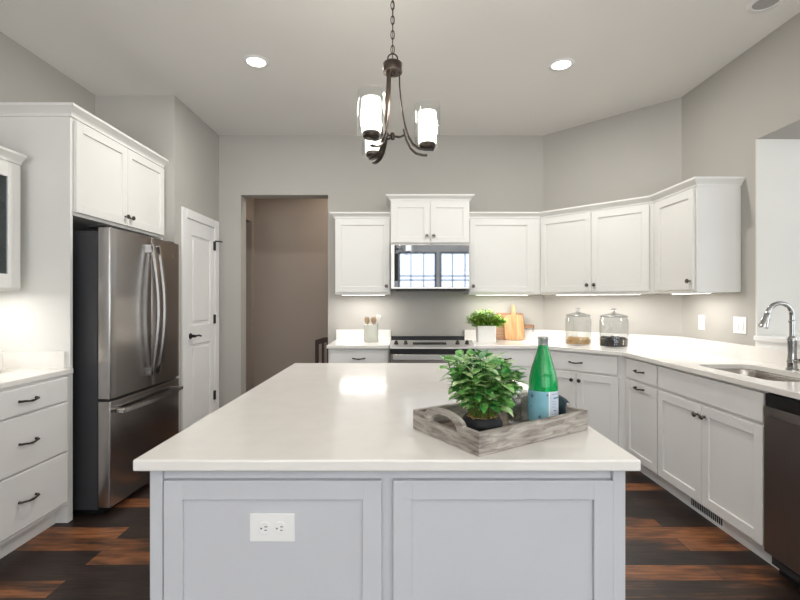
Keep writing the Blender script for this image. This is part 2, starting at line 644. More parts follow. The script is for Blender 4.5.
# rear and dining walls with windows (behind the camera, seen in the reflections)
m = MB()
xs = [-2.6] + [v for p in WIN_REAR for v in p] + [5.6]
for i in range(0, len(xs), 2):
    m.box(xs[i], xs[i + 1], -4.7, -4.6, 0, CEIL)
for x0, x1 in WIN_REAR:
    m.box(x0, x1, -4.7, -4.6, 0, 0.38)
    m.box(x0, x1, -4.7, -4.6, 2.72, CEIL)
struct(m.build('wall_rear', M_WALL))
m = MB()
m.box(5.5, 5.6, -4.7, -1.3, 0, CEIL)
m.box(5.5, 5.6, 2.5, 3.1, 0, CEIL)
m.box(5.5, 5.6, -1.3, 2.5, 0, 0.5)
m.box(5.5, 5.6, -1.3, 2.5, 2.7, CEIL)
struct(m.build('wall_far_right', M_WALL))
M_WFRAME = mat('window_frame_dark', (52, 52, 54), 0.5, var=0.03)
for i, (x0, x1) in enumerate(WIN_REAR):
    m = MB()
    f = 0.05
    m.box(x0, x1, -4.68, -4.62, 0.38, 0.38 + f)
    m.box(x0, x1, -4.68, -4.62, 2.72 - f, 2.72)
    m.box(x0, x0 + f, -4.68, -4.62, 0.38, 2.72)
    m.box(x1 - f, x1, -4.68, -4.62, 0.38, 2.72)
    nb = max(2, round((x1 - x0) / 0.36))
    for k in range(1, nb):
        xx = x0 + (x1 - x0) * k / nb
        m.box(xx - 0.012, xx + 0.012, -4.67, -4.63, 0.38, 2.72)
    for zz in (1.9, 2.02):
        m.box(x0, x1, -4.67, -4.63, zz - 0.015, zz + 0.015)
    wf = struct(m.build('window_%d' % (i + 1), M_WFRAME))
    MB().box(x0 + f, x1 - f, -4.655, -4.649, 0.43, 2.67).build('pane', M_CLEAR, wf)
m = MB()
for (a, b_) in ((-1.3, -1.25), (0.57, 0.63), (2.45, 2.5)):
    m.box(5.52, 5.58, a, b_, 0.5, 2.7)
m.box(5.52, 5.58, -1.3, 2.5, 0.5, 0.55)
m.box(5.52, 5.58, -1.3, 2.5, 2.65, 2.7)
wf = struct(m.build('window_5', M_WFRAME))
MB().box(5.547, 5.553, -1.25, 2.45, 0.55, 2.65).build('pane', M_CLEAR, wf)

hl = area('hall_fill', (-0.35, 5.25, CEIL - 0.03), (0, 0, 0), 0.3, 0.3, 15, (1.0, 0.88, 0.74))  # unseen warm fill without a fixture, added to brighten the hall

# pantry door and casing
m = MB()
cw, ct = 0.075, 0.018
m.box(XP, XP + ct, DY0 - cw, DY0 + 0.004, 0, DZ + cw, 0.004)
m.box(XP, XP + ct, DY1 - 0.004, DY1 + cw + 0.03, 0, DZ + cw, 0.004)
m.box(XP, XP + ct, DY0 + 0.004, DY1 - 0.004, DZ - 0.004, DZ + cw, 0.004)
m.box(XP - 0.12, XP, DY0, DY0 + 0.012, 0, DZ)
m.box(XP - 0.12, XP, DY1 - 0.012, DY1, 0, DZ)
m.box(XP - 0.12, XP, DY0, DY1, DZ - 0.012, DZ)
struct(m.build('trim_2', M_TRIM))


def raised_panel(m, x0, x1, z0, z1, y, out=-1):
    """Moulded panel on a slab front at depth y (front towards -y)."""
    m.box(x0, x1, y - 0.004, y + 0.002, z0, z1, 0.003)
    m.box(x0 + 0.03, x1 - 0.03, y - 0.010, y, z0 + 0.03, z1 - 0.03, 0.005)


# local frame: x along the wall, front towards -y, rotated so that it faces +X
dr = bpy.data.objects.new('door_1', None)
COL.objects.link(dr)
dr.location = (XP, DY0, 0)
dr.rotation_euler = (0, 0, PI / 2)
struct(dr)
DW = DY1 - DY0
m = MB()
m.box(0.014, DW - 0.014, -0.002, 0.036, 0.008, DZ - 0.014)
sw = 0.10
for a, b_ in ((0.014, sw), (DW - sw, DW - 0.014)):
    m.box(a, b_, -0.012, 0.0, 0.008, DZ - 0.014, 0.003)
for a, b_ in ((0.008, 0.20), (0.92, 1.09), (1.90, DZ - 0.014)):
    m.box(sw - 0.01, DW - sw + 0.01, -0.012, 0.0, a, b_, 0.003)
for a, b_ in ((0.20, 0.92), (1.09, 1.90)):
    m.box(sw + 0.035, DW - sw - 0.035, -0.010, 0.0, a + 0.035, b_ - 0.035, 0.006)
m.build('door_slab', M_TRIM, dr)
m = MB()
m.lathe([(0.026, 0), (0.026, 0.008), (0.014, 0.012), (0.012, 0.05), (0.0, 0.052)], 20, M=Matrix.Translation((0.07, -0.012, 1.0)) @ Matrix.Rotation(PI / 2, 4, 'X'))
m.tube([(0.07, -0.058, 1.0), (0.11, -0.060, 1.003), (0.15, -0.060, 1.0), (0.18, -0.058, 0.994)], 0.009, 8)
m.build('door_handle', M_BLACK, dr, True)
for z in (0.37, 1.13, 1.86):
    m = MB()
    m.tube([(DW - 0.008, -0.02, z - 0.045), (DW - 0.008, -0.02, z + 0.045)], 0.009, 8)
    m.box(DW - 0.03, DW + 0.005, -0.0205, -0.011, z - 0.045, z + 0.045)
    if z > 1.8:
        m.tube([(DW - 0.008, -0.022, z + 0.05), (DW + 0.02, -0.05, z + 0.05), (DW + 0.06, -0.065, z + 0.05)], 0.007, 8)
    m.build('hinge', M_BLACK, dr)

# baseboards
struct(MB().box(XP, OX0, YB - 0.014, YB, 0, 0.11, 0.003).build('baseboard_back', M_TRIM))
struct(MB().box(HX, 2.0, HY - 0.014, HY, 0, 0.11, 0.003).build('baseboard_hall', M_TRIM))

# ---------------------------------------------------------------- cabinet pieces (local: x along the wall, front towards -y)
FR = 0.057


def shaker(m, x0, x1, z0, z1, y, t=0.02, fr=FR, bev=0.0025):
    """Five-piece door whose back is at y and front at y - t."""
    m.box(x0, x0 + fr, y - t, y, z0, z1, bev)
    m.box(x1 - fr, x1, y - t, y, z0, z1, bev)
    m.box(x0 + fr - 0.001, x1 - fr + 0.001, y - t, y, z0, z0 + fr, bev)
    m.box(x0 + fr - 0.001, x1 - fr + 0.001, y - t, y, z1 - fr, z1, bev)
    m.box(x0 + fr - 0.004, x1 - fr + 0.004, y - t + 0.0095, y - 0.001, z0 + fr - 0.004, z1 - fr + 0.004)


def add_knob(parent, x, y, z):
    m = MB()
    m.lathe([(0.008, 0), (0.0055, 0.006), (0.0055, 0.014), (0.014, 0.018), (0.0165, 0.024), (0.013, 0.030), (0.0, 0.032)], 18,
            M=Matrix.Translation((x, y, z)) @ Matrix.Rotation(PI / 2, 4, 'X'))
    m.build('knob', M_KNOB, parent, True)


def add_pull(parent, x, y, z, L=0.105):
    m = MB()
    h = L / 2
    m.tube([(x - h, y, z), (x - h, y - 0.014, z), (x - h * 0.8, y - 0.026, z + 0.001), (x - h * 0.35, y - 0.027, z - 0.004), (x, y - 0.028, z - 0.005),
            (x + h * 0.35, y - 0.027, z - 0.004), (x + h * 0.8, y - 0.026, z + 0.001), (x + h, y - 0.014, z), (x + h, y, z)],
           [0.007, 0.006, 0.0055, 0.005, 0.0065, 0.005, 0.0055, 0.006, 0.007], 8)
    m.build('handle', M_BRONZE, parent, True)


CROWN = [(0.0, 0.0), (0.008, 0.0), (0.010, 0.012), (0.018, 0.022), (0.034, 0.036), (0.042, 0.042), (0.042, 0.055), (0.0, 0.055)]


def crown_profile(z, s=1.0):
    return [(o * s, z + h * s) for o, h in CROWN]


def add_door(root, x0, x1, z0, z1, y, knob=None, pull=False, material=M_CAB):
    m = MB()
    shaker(m, x0, x1, z0, z1, y)
    d = m.build('door', material, root)
    if knob:
        kx = x0 + 0.03 if knob[0] == 'l' else x1 - 0.03
        kz = z0 + 0.06 if knob[1] == 'b' else z1 - 0.06
        add_knob(d, kx, y - 0.02, kz)
    if pull:
        add_pull(d, (x0 + x1) / 2, y - 0.02, z1 - 0.035)
    return d


def add_drawer(root, x0, x1, z0, z1, y, pull=True, material=M_BASE, name='drawer'):
    m = MB()
    m.box(x0, x1, y - 0.02, y, z0, z1, 0.004)
    d = m.build(name, material, root)
    if pull:
        add_pull(d, (x0 + x1) / 2, y - 0.02, (z0 + z1) / 2)
    return d


G_UP = 'white upper wall cabinets'
G_BASE = 'white base cabinets'
ZU0, ZU1 = 1.375, 2.108
UD = 0.305
T225 = math.tan(PI / 8)


def upper(label, loc, rot, w, doors, crown_path, d0=None, d1=None, z0=ZU0, z1=ZU1, depth=UD, rail=0.018, mat_=M_CAB, zc=None, cs=1.0):
    r = thing('wall_cabinet', label, 'cabinet', loc, rot, G_UP)
    MB().box(0, w, -depth, -0.001, z0, z1, 0.001).build('body', mat_, r)
    for (a, b_, kn) in doors:
        add_door(r, a, b_, z0 + rail, z1 - 0.012, -depth - 0.0005, kn)
    MB().sweep(crown_path, crown_profile(z1 if zc is None else zc, cs), d0, d1).build('crown_moulding', mat_, r)
    return r


# left of the range hood microwave
MX0, MX1 = -0.09, 0.662
UX0 = -0.627
w_ = MX0 - 0.004 - UX0
upper('white single-door wall cabinet between the hall opening and the microwave', (UX0, YB, 0), 0, w_, [(0.006, w_ - 0.006, 'rb')],
      [(0, 0), (0, -UD), (w_, -UD)])
# above the microwave
mw = MX1 - MX0
MD = 0.36
ucab = upper('taller white two-door wall cabinet directly above the microwave', (MX0, YB, 0), 0, mw,
             [(0.006, mw / 2 - 0.0015, 'rb'), (mw / 2 + 0.0015, mw - 0.006, 'lb')],
             [(0, 0), (0, -MD), (mw, -MD), (mw, 0)], z0=1.847, z1=2.265, depth=MD)
# right of the microwave
ux1 = XD - UD * T225
w_ = ux1 - MX1 - 0.004
upper('white single-door wall cabinet just right of the microwave', (MX1 + 0.004, YB, 0), 0, w_ - 0.001, [(0.006, w_ - 0.075, 'lb')],
      [(0, -UD), (w_ - 0.001, -UD)], None, (-T225, -1))
# diagonal, two doors
dl = math.hypot(XR - XD, YD - YB)
fa = UD * T225
wd = dl - 2 * fa
o = thing('wall_cabinet', 'white two-door wall cabinet on the diagonal corner above the glass jars', 'cabinet', (XD, YB, 0), -PI / 4, G_UP)
MB().prism([(0.003, -0.003), (fa + 0.001, -UD), (fa + wd - 0.001, -UD), (dl - 0.003, -0.003)], ZU0, ZU1).build('body', M_CAB, o)
mid = fa + wd / 2
add_door(o, fa + 0.012, mid - 0.0015, ZU0 + 0.018, ZU1 - 0.012, -UD - 0.0005, 'rb')
add_door(o, mid + 0.0015, fa + wd - 0.03, ZU0 + 0.018, ZU1 - 0.012, -UD - 0.0005, 'lb')
MB().sweep([(fa, -UD), (fa + wd, -UD)], crown_profile(ZU1), (T225, -1), (-T225, -1)).build('crown_moulding', M_CAB, o)
# right wall, one door
rw = YD - fa - 3.114
o = upper('white single-door wall cabinet with exposed end panel beside the sink opening', (XR, YD - fa, 0), -PI / 2, rw, [(0.055, rw - 0.012, 'rb')],
          [(0, -UD), (rw, -UD), (rw, 0)], (T225, -1), None)

# ---------------------------------------------------------------- refrigerator surround on the left
PY0, PY1 = 2.685, 2.705
XF = -1.967
ZT = 2.415
pn = MB().box(XL + 0.002, XF, PY0, PY1, 0, ZT, 0.001).build('end_panel', M_CAB)
tag(pn, 'tall white end panel standing between the drawers and the refrigerator', 'panel')
o = thing('wall_cabinet', 'deep white two-door cabinet mounted high above the refrigerator', 'cabinet', (XL, PY1 + 0.001, 0), PI / 2, G_UP)
wf_ = YP - 0.004 - (PY1 + 0.001)
cd = XF - XL
m = MB()
m.box(0, wf_, -cd, -0.002, 1.83, ZT, 0.001)
m.box(wf_ - 0.02, wf_, -cd, -0.002, 0.0, 1.83, 0.001)
m.build('body', M_CAB, o)
half = wf_ / 2
add_door(o, 0.004, half - 0.0015, 1.85, ZT - 0.012, -cd - 0.0005, 'rb')
add_door(o, half + 0.0015, wf_ - 0.012, 1.85, ZT - 0.012, -cd - 0.0005, 'lb')
MB().sweep([(-0.0205, 0), (-0.0205, -cd - 0.001), (wf_, -cd - 0.001)], crown_profile(ZT, 1.15)).build('crown_moulding', M_CAB, o)

# glass-door upper on the left wall
o = thing('glass_cabinet', 'white wall cabinet with a glass door over the left counter', 'cabinet', (XL, 1.855, 0), PI / 2, G_UP)
gw = PY0 - 0.05 - 1.855
m = MB()
t_ = 0.018
GF = 0.082
zt = 2.108
m.box(0, gw, -t_, -0.001, ZU0, zt)
m.box(0, t_, -UD, -t_, ZU0, zt)
m.box(gw - t_, gw, -UD, -t_, ZU0, zt)
m.box(t_, gw - t_, -UD, -t_, ZU0, ZU0 + t_)
m.box(t_, gw - t_, -UD, -t_, zt - t_, zt)
m.build('body', M_CAB, o)
for z in (1.62, 1.86):
    MB().box(t_, gw - t_, -UD + 0.03, -t_, z, z + 0.016).build('shelf', M_CAB, o)
for a, b_ in ((0.004, gw / 2 - 0.0015), (gw / 2 + 0.0015, gw - 0.02)):
    m = MB()
    z0, z1, y = ZU0 + 0.01, zt - 0.012, -UD - 0.0005
    m.box(a, a + GF, y - 0.02, y, z0, z1, 0.0025)
    m.box(b_ - GF, b_, y - 0.02, y, z0, z1, 0.0025)
    m.box(a + GF, b_ - GF, y - 0.02, y, z0, z0 + GF, 0.0025)
    m.box(a + GF, b_ - GF, y - 0.02, y, z1 - GF, z1, 0.0025)
    d = m.build('door', M_CAB, o)
    MB().box(a + GF - 0.005, b_ - GF + 0.005, y - 0.012, y - 0.008, z0 + GF - 0.005, z1 - GF + 0.005).build('pane', M_PANE, d)
MB().sweep([(0, 0), (0, -UD), (gw, -UD)], crown_profile(zt)).build('crown_moulding', M_CAB, o)

# ---------------------------------------------------------------- base cabinets
BD = 0.58          # carcass depth
CT0, CT1 = 0.884, 0.914
CD = 0.62


def base(label, loc, rot, w, toe=True, open_top=False, depth=BD):
    r = thing('base_cabinet', label, 'cabinet', loc, rot, G_BASE)
    m = MB()
    zt_ = CT0 - 0.001
    if open_top:
        m.box(0, w, -depth, -0.002, 0.11, 0.13)
        m.box(0, 0.018, -depth, -0.002, 0.13, zt_)
        m.box(w - 0.018, w, -depth, -0.002, 0.13, zt_)
        m.box(0.018, w - 0.018, -0.02, -0.002, 0.13, zt_)
        m.box(0.018, w - 0.018, -depth, -depth + 0.018, 0.13, zt_)
    else:
        m.box(0, w, -depth, -0.002, 0.11, zt_)
    m.build('body', M_BASE, r)
    if toe:
        MB().box(0, w, -depth + 0.07, -depth + 0.09, 0, 0.11).build('toe_kick', M_BASE, r)
    return r


ZD0, ZD1, ZR = 0.125, 0.705, 0.722
ZTOP = 0.868
yb = -BD - 0.0005

# left of the range
lx0 = -0.645
w_ = MX0 - 0.006 - lx0
b1 = base('white one-drawer base cabinet between the hall opening and the range', (lx0, YB, 0), 0, w_)
add_drawer(b1, 0.012, w_ - 0.012, ZR, ZTOP, yb)
add_door(b1, 0.012, w_ - 0.012, ZD0, ZD1, yb, 'rt', material=M_BASE)
# right of the range
XC = XD - (BD + 0.02) * T225
bx0 = MX1 + 0.006
w_ = XD - BD * T225 - bx0
b2 = base('white drawer base cabinet right of the range behind the potted plant', (bx0, YB, 0), 0, w_ - 0.001)
add_drawer(b2, 0.012, w_ - 0.03, ZR, ZTOP, yb)
add_door(b2, 0.012, w_ / 2 - 0.002, ZD0, ZD1, yb, 'rt', material=M_BASE)
add_door(b2, w_ / 2 + 0.002, w_ - 0.03, ZD0, ZD1, yb, 'lt', material=M_BASE)
# diagonal
fb = BD * T225
wdb = dl - 2 * fb
b3 = thing('base_cabinet', 'white two-door base cabinet set diagonally across the room corner', 'cabinet', (XD, YB, 0), -PI / 4, G_BASE)
MB().prism([(0.004, -0.004), (fb + 0.001, -BD), (fb + wdb - 0.001, -BD), (dl - 0.004, -0.004)], 0.11, CT0 - 0.001).build('body', M_BASE, b3)
MB().box(fb - 0.02, fb + wdb + 0.02, -BD + 0.07, -BD + 0.09, 0, 0.11).build('toe_kick', M_BASE, b3)
mid = fb + wdb / 2
add_drawer(b3, fb + 0.03, fb + wdb - 0.065, ZR, ZTOP, yb)
add_door(b3, fb + 0.03, mid - 0.017, ZD0, ZD1, yb, 'rt', material=M_BASE)
add_door(b3, mid - 0.013, fb + wdb - 0.06, ZD0, ZD1, yb, 'lt', material=M_BASE)
# right wall: narrow drawer and door
YA0 = YD - fb
YA1, YS1, YDW1 = 3.08, 2.175, 1.56
w_ = YA0 - YA1
b4 = base('narrow white base cabinet with drawer, left of the double-door sink base', (XR, YA0, 0), -PI / 2, w_)
add_drawer(b4, 0.02, w_ - 0.008, ZR, ZTOP, yb)
add_door(b4, 0.02, w_ - 0.008, ZD0, ZD1, yb, None, True, M_BASE)
# sink base
w_ = YA1 - YS1 - 0.002
b5 = base('wide white double-door sink base cabinet beside the dishwasher', (XR, YA1 - 0.001, 0), -PI / 2, w_, True, True)
add_drawer(b5, 0.008, w_ - 0.008, ZR, ZTOP, yb, False, name='false_front')
add_door(b5, 0.008, w_ / 2 - 0.0015, ZD0, ZD1, yb, 'rt', material=M_BASE)
add_door(b5, w_ / 2 + 0.0015, w_ - 0.008, ZD0, ZD1, yb, 'lt', material=M_BASE)
# register in the toe kick
rg = thing('floor_register', 'slotted white heating register in the sink base toe kick', 'vent', (XR - BD + 0.07, 2.87, 0.055), -PI / 2)
MB().box(0, 0.31, -0.004, 0, -0.042, 0.042, 0.001).build('frame', M_TRIM, rg)
m = MB()
for i in range(17):
    x = 0.02 + i * 0.0165
    m.box(x, x + 0.009, -0.0055, -0.0035, -0.03, 0.03)
m.build('slot', M_SLOT, rg)
# run's end beyond the dishwasher
ep = MB().box(XR - BD - 0.02, XR - 0.002, 1.53, YDW1 - 0.004, 0, CT0 - 0.001, 0.001).build('end_panel', M_BASE)
tag(ep, 'white end panel closing the counter run past the dishwasher', 'panel')

# left wall drawers
LW0, LW1 = 2.045, PY0 - 0.001
lw = LW1 - LW0
ld = XF - XL
b6 = thing('base_cabinet', 'white three-drawer base cabinet against the tall refrigerator panel', 'cabinet', (XL, LW0, 0), PI / 2, G_BASE)
m = MB()
m.box(0, lw, -ld, -0.002, 0.11, CT0 - 0.001)
m.box(lw - 0.02, lw, -ld, -0.002, 0, 0.11)
m.build('body', M_BASE, b6)
MB().box(0, lw - 0.02, -ld + 0.07, -ld + 0.09, 0, 0.11).build('toe_kick', M_BASE, b6)
for a, b_ in ((0.138, 0.430), (0.440, 0.722), (0.732, 0.868)):
    add_drawer(b6, 0.02, lw - 0.045, a, b_, -ld - 0.0005)
b7 = thing('base_cabinet', 'white drawer base cabinet continuing left of the three-drawer unit, mostly out of frame', 'cabinet', (XL, 1.45, 0), PI / 2, G_BASE)
w_ = LW0 - 0.001 - 1.45
MB().box(0, w_, -ld, -0.002, 0.11, CT0 - 0.001).build('body', M_BASE, b7)
MB().box(0, w_, -ld + 0.07, -ld + 0.09, 0, 0.11).build('toe_kick', M_BASE, b7)
for a, b_ in ((0.138, 0.430), (0.440, 0.722), (0.732, 0.868)):
    add_drawer(b7, 0.02, w_ - 0.02, a, b_, -ld - 0.0005)

# ---------------------------------------------------------------- countertops


def counter(name, label, build):
    r = thing(name, label, 'countertop', (0, 0, 0))
    build(r)
    return r


BS = 0.10


def ct_left(r):
    MB().box(-0.658, MX0 - 0.003, YB - CD, YB - 0.001, CT0, CT1).build('slab', M_QUARTZ, r, bevel=0.003)
    MB().box(-0.658, MX0 - 0.003, YB - 0.021, YB - 0.001, CT1, CT1 + BS).build('backsplash', M_QUARTZ, r, bevel=0.002)


counter('countertop', 'short white quartz countertop left of the range holding the utensil crock', ct_left)


def rrect(x0, x1, y0, y1, r, n=6):
    pts = []
    for cx, cy, a0 in ((x1 - r, y1 - r, 0), (x0 + r, y1 - r, PI / 2), (x0 + r, y0 + r, PI), (x1 - r, y0 + r, 3 * PI / 2)):
        for i in range(n + 1):
            a = a0 + PI / 2 * i / n
            pts.append((cx + r * math.cos(a), cy + r * math.sin(a)))
    return pts


SX0, SX1, SY0, SY1 = 1.86, 2.215, 2.24, 2.85
SINK = rrect(SX0, SX1, SY0, SY1, 0.07)
fc = CD * T225


def ct_right(r):
    e = 0.001
    outer = [(MX1 + 0.003, YB - e), (XD, YB - e), (XR - e, YD), (XR - e, 1.52), (XR - CD, 1.52), (XR - CD, YD - fc), (XD - fc, YB - CD), (MX1 + 0.003, YB - CD)]
    MB().plate(outer, SINK, CT0, CT1).build('slab', M_QUARTZ, r, bevel=0.003)
    t = 0.02
    tf = t * T225
    poly = [(MX1 + 0.003, YB - e), (XD, YB - e), (XR - e, YD), (XR - e, 1.52), (XR - t, 1.52), (XR - t, YD - tf), (XD - tf, YB - t), (MX1 + 0.003, YB - t)]
    MB().prism(poly, CT1, CT1 + BS).build('backsplash', M_QUARTZ, r)


counter('countertop', 'long white quartz countertop wrapping from the range to the sink and dishwasher', ct_right)


def ct_far_left(r):
    MB().box(XL + 0.001, -1.947, 1.45, PY0 - 0.001, CT0, CT1).build('slab', M_QUARTZ, r, bevel=0.003)
    m = MB()
    m.box(XL + 0.001, XL + 0.021, 1.45, PY0 - 0.001, CT1, CT1 + BS)
    m.box(XL + 0.021, -1.99, PY0 - 0.021, PY0 - 0.001, CT1, CT1 + BS)
    m.build('backsplash', M_QUARTZ, r)


counter('countertop', 'white quartz countertop over the left drawers beside the refrigerator panel', ct_far_left)

# ---------------------------------------------------------------- island
IX0, IX1, IY0, IY1 = -0.68, 0.613, 1.142, 2.90
isl = thing('kitchen_island', 'large grey painted island with panelled end under white quartz', 'island', ((IX0 + IX1) / 2, (IY0 + IY1) / 2, 0))
cx, cy = (IX0 + IX1) / 2, (IY0 + IY1) / 2
bxa, bxb, bya, byb = IX0 + 0.024 - cx, IX1 - 0.022 - cx, IY0 + 0.05 - cy, IY1 - 0.05 - cy
MB().box(bxa + 0.02, bxb - 0.02, bya + 0.0, byb, 0.0, CT0 - 0.001).build('body', M_ISLAND, isl)
MB().box(IX0 - cx, IX1 - cx, IY0 - cy, IY1 - cy, CT0, CT1).build('countertop', M_QUARTZ, isl, bevel=0.005)
yf = bya
for sx in (0, 1):
    xa = bxa if sx == 0 else bxb - 0.034
    m = MB()
    m.box(xa, xa + 0.034, yf - 0.014, yf + 0.05, 0, CT0 - 0.002, 0.003)
    m.build('corner_post', M_ISLAND, isl)
m = MB()
m.box(bxa + 0.034, bxb - 0.034, yf - 0.004, yf, CT0 - 0.034, CT0 - 0.002)
m.build('top_rail', M_ISLAND, isl)
m = MB()
m.box(bxa + 0.034, bxb - 0.034, yf - 0.012, yf, 0, 0.10, 0.003)
m.build('baseboard', M_ISLAND, isl)


def px(x, d):
    return (x - 400.0) * d / 450.0


dI = IY0 + 0.03
for a, b_ in ((px(163, dI), px(381.5, dI)), (px(393, dI), px(613.5, dI))):
    m = MB()
    m2 = m
    shaker(m2, a - cx, b_ - cx, 0.13, CT0 - 0.036, yf - 0.0005, t=0.018, fr=0.05, bev=0.002)
    m.build('end_panel', M_ISLAND, isl)
for sx in (0, 1):
    for k in range(3):
        ya = bya + 0.06 + k * 0.535
        m = MB()
        shaker(m, 0, 0.515, 0.13, CT0 - 0.022, 0, t=0.018, fr=0.055)
        d = m.build('side_panel', M_ISLAND, isl)
        d.location = ((bxa + 0.02, ya + 0.515, 0) if sx == 0 else (bxb - 0.02, ya, 0))
        d.rotation_euler = (0, 0, -PI / 2 if sx == 0 else PI / 2)


def outlet(label, loc, rotz, wd_, ht, kind):
    """Wall plate; local front towards -y."""
    r = thing('outlet_plate' if kind != 'switch' else 'switch_plate', label, 'outlet' if kind != 'switch' else 'switch', loc, rotz)
    MB().box(-wd_ / 2, wd_ / 2, -0.006, -0.0005, -ht / 2, ht / 2, 0.002).build('plate', M_WHITEPL, r)
    if kind == 'horizontal':
        for s in (-1, 1):
            c = s * 0.0205
            m = MB()
            m.lathe([(0.0165, 0), (0.0165, 0.0025), (0.015, 0.0035), (0, 0.0035)], 24, M=Matrix.Translation((c, -0.0055, 0)) @ Matrix.Rotation(PI / 2, 4, 'X'))
            rc = m.build('receptacle', M_WHITEPL, r)
            m = MB()
            m.box(c + 0.0015, c + 0.0085, -0.0096, -0.0088, 0.0035, 0.0055)
            m.box(c + 0.0015, c + 0.0075, -0.0096, -0.0088, -0.0055, -0.0035)
            m.lathe([(0.0022, 0), (0.0022, 0.001), (0, 0.001)], 10, M=Matrix.Translation((c - 0.007, -0.0087, 0)) @ Matrix.Rotation(PI / 2, 4, 'X'))
            m.build('slot', M_SLOT, rc)
    elif kind == 'vertical':
        for s in (-1, 1):
            MB().box(-0.014, 0.014, -0.008, -0.005, s * 0.021 - 0.013, s * 0.021 + 0.013, 0.002).build('receptacle', M_WHITEPL, r)
    else:
        n = 2 if wd_ > 0.1 else 1
        for k in range(n):
            c = (k - (n - 1) / 2) * 0.046
            MB().box(c - 0.016, c + 0.016, -0.009, -0.005, -0.033, 0.033, 0.002).build('rocker', M_WHITEPL, r)
    return r


outlet('white duplex outlet mounted sideways on the grey island end panel', (px(271.5, dI), IY0 + 0.05 - 0.0085, 1.32 - 229 * dI / 450), 0, 0.118, 0.074, 'horizontal')
outlet('narrow white single outlet plate on the wall under the end cabinet', (XR, 3.515, 1.145), -PI / 2, 0.07, 0.115, 'vertical')
outlet('wider white double switch plate on the wall nearest the faucet', (XR, 3.12, 1.145), -PI / 2, 0.118, 0.115, 'switch')

# ---------------------------------------------------------------- refrigerator
FY0, FY1, FX = 2.755, 3.615, -1.76
fr = thing('refrigerator', 'stainless french-door refrigerator with bottom freezer drawer under the high cabinet', 'refrigerator', (XL + 0.03, FY0, 0), PI / 2)
# local: x = 0..W along +Y, -y is towards the room
FW = FY1 - FY0
FD = FX - (XL + 0.03)
bdp = FD - 0.095
m = MB()
m.box(0.004, FW - 0.004, -bdp, -0.02, 0.03, 1.745, 0.004)
m.build('body', M_FRIDGESIDE, fr)
m = MB()
m.box(0.02, FW - 0.02, -bdp - 0.03, -0.05, 0.0, 0.05)
m.build('base_grille', M_BLACK, fr)


def fridge_door(x0, x1, z0, z1, name, bulge=0.012):
    m = MB()
    n = 14
    poly = [(x0, -bdp - 0.004)]
    pts = []
    for i in range(n + 1):
        u = i / n
        x = x0 + (x1 - x0) * u
        # the whole front is gently bowed across the refrigerator's width
        g = (x / FW - 0.5) * 2
        pts.append((x, -FD + 0.012 * g * g))
    r = 0.010
    poly = [(x0, -bdp - 0.006), (x0, pts[0][1] + r), (x0 + 0.003, pts[0][1] + 0.003)] + pts[1:-1] + [(x1 - 0.003, pts[-1][1] + 0.003), (x1, pts[-1][1] + r), (x1, -bdp - 0.006)]
    m.prism(poly, z0, z1)
    return m.build(name, M_DOORSTEEL, fr, True, bevel=0.003)


zs = 0.70
mid = 3.195 - FY0
d1 = fridge_door(0.0, mid - 0.002, zs + 0.012, 1.765, 'door')
d2 = fridge_door(mid + 0.002, FW, zs + 0.012, 1.765, 'door')
d3 = fridge_door(0.0, FW, 0.045, zs - 0.004, 'freezer_drawer')
m = MB()
m.box(0.01, FW - 0.01, -bdp - 0.06, -bdp, zs - 0.004, zs + 0.012)
m.build('gasket', M_BLACK, fr)
for d, xx in ((d1, mid - 0.04), (d2, mid + 0.04)):
    m = MB()
    pts = []
    for i in range(15):
        u = i / 14
        z = 0.80 + 0.90 * u
        pts.append((xx, -FD - 0.028 - 0.045 * math.sin(PI * u), z))
    m.tube(pts, 0.011, 8, flat=(0.022, 0.016, (1, 0, 0)))
    for z in (0.82, 1.68):
        m.box(xx - 0.011, xx + 0.011, -FD - 0.036, -FD + 0.004, z - 0.03, z + 0.03, 0.003)
    m.build('handle', M_HANDLE, d)
m = MB()
pts = []
for i in range(17):
    u = i / 16
    pts.append((0.05 + (FW - 0.10) * u, -FD - 0.034 - 0.022 * math.sin(PI * u), 0.628))
m.tube(pts, 0.011, 8, flat=(0.024, 0.014, (0, 0, 1)))
for x in (0.065, FW - 0.065):
    m.box(x - 0.02, x + 0.02, -FD - 0.042, -FD + 0.008, 0.614, 0.642, 0.004)
m.build('handle', M_HANDLE, d3)
for x in (0.05, FW - 0.05):
    m = MB()
    m.box(x - 0.045, x + 0.045, -bdp - 0.05, -bdp + 0.08, 1.7655, 1.782, 0.006)
    m.build('hinge_cover', M_BLACK, fr)
m = MB()
m.lathe([(0.013, 0), (0.013, 0.002), (0.011, 0.003), (0, 0.003)], 20, M=Matrix.Translation((FW - 0.11, -FD + 0.0065, 1.655)) @ Matrix.Rotation(PI / 2, 4, 'X'))
m.build('emblem', M_GOLD, d2)
for x in (0.06, FW - 0.06):
    m = MB()
    m.lathe([(0.02, 0), (0.02, 0.03)], 12, center=(x, -bdp + 0.03, 0))
    m.build('foot', M_BLACK, fr)

# ---------------------------------------------------------------- range
rx0, rx1 = MX0 + 0.001, MX1 - 0.001
rgw = rx1 - rx0
rn = thing('range', 'stainless slide-in electric range below the microwave', 'stove', (rx0, YB - 0.004, 0))
m = MB()
m.box(0.0, rgw, -0.60, -0.0, 0.06, 0.905, 0.002)
m.build('body', M_FRIDGESIDE, rn)
MB().box(0.0, rgw, -0.58, -0.045, 0.905, 0.918, 0.002).build('cooktop', M_BLACKGLASS, rn)
MB().box(0.0, rgw, -0.045, -0.0, 0.905, 0.950, 0.004).build('rear_trim', M_BLACK, rn)
m = MB()
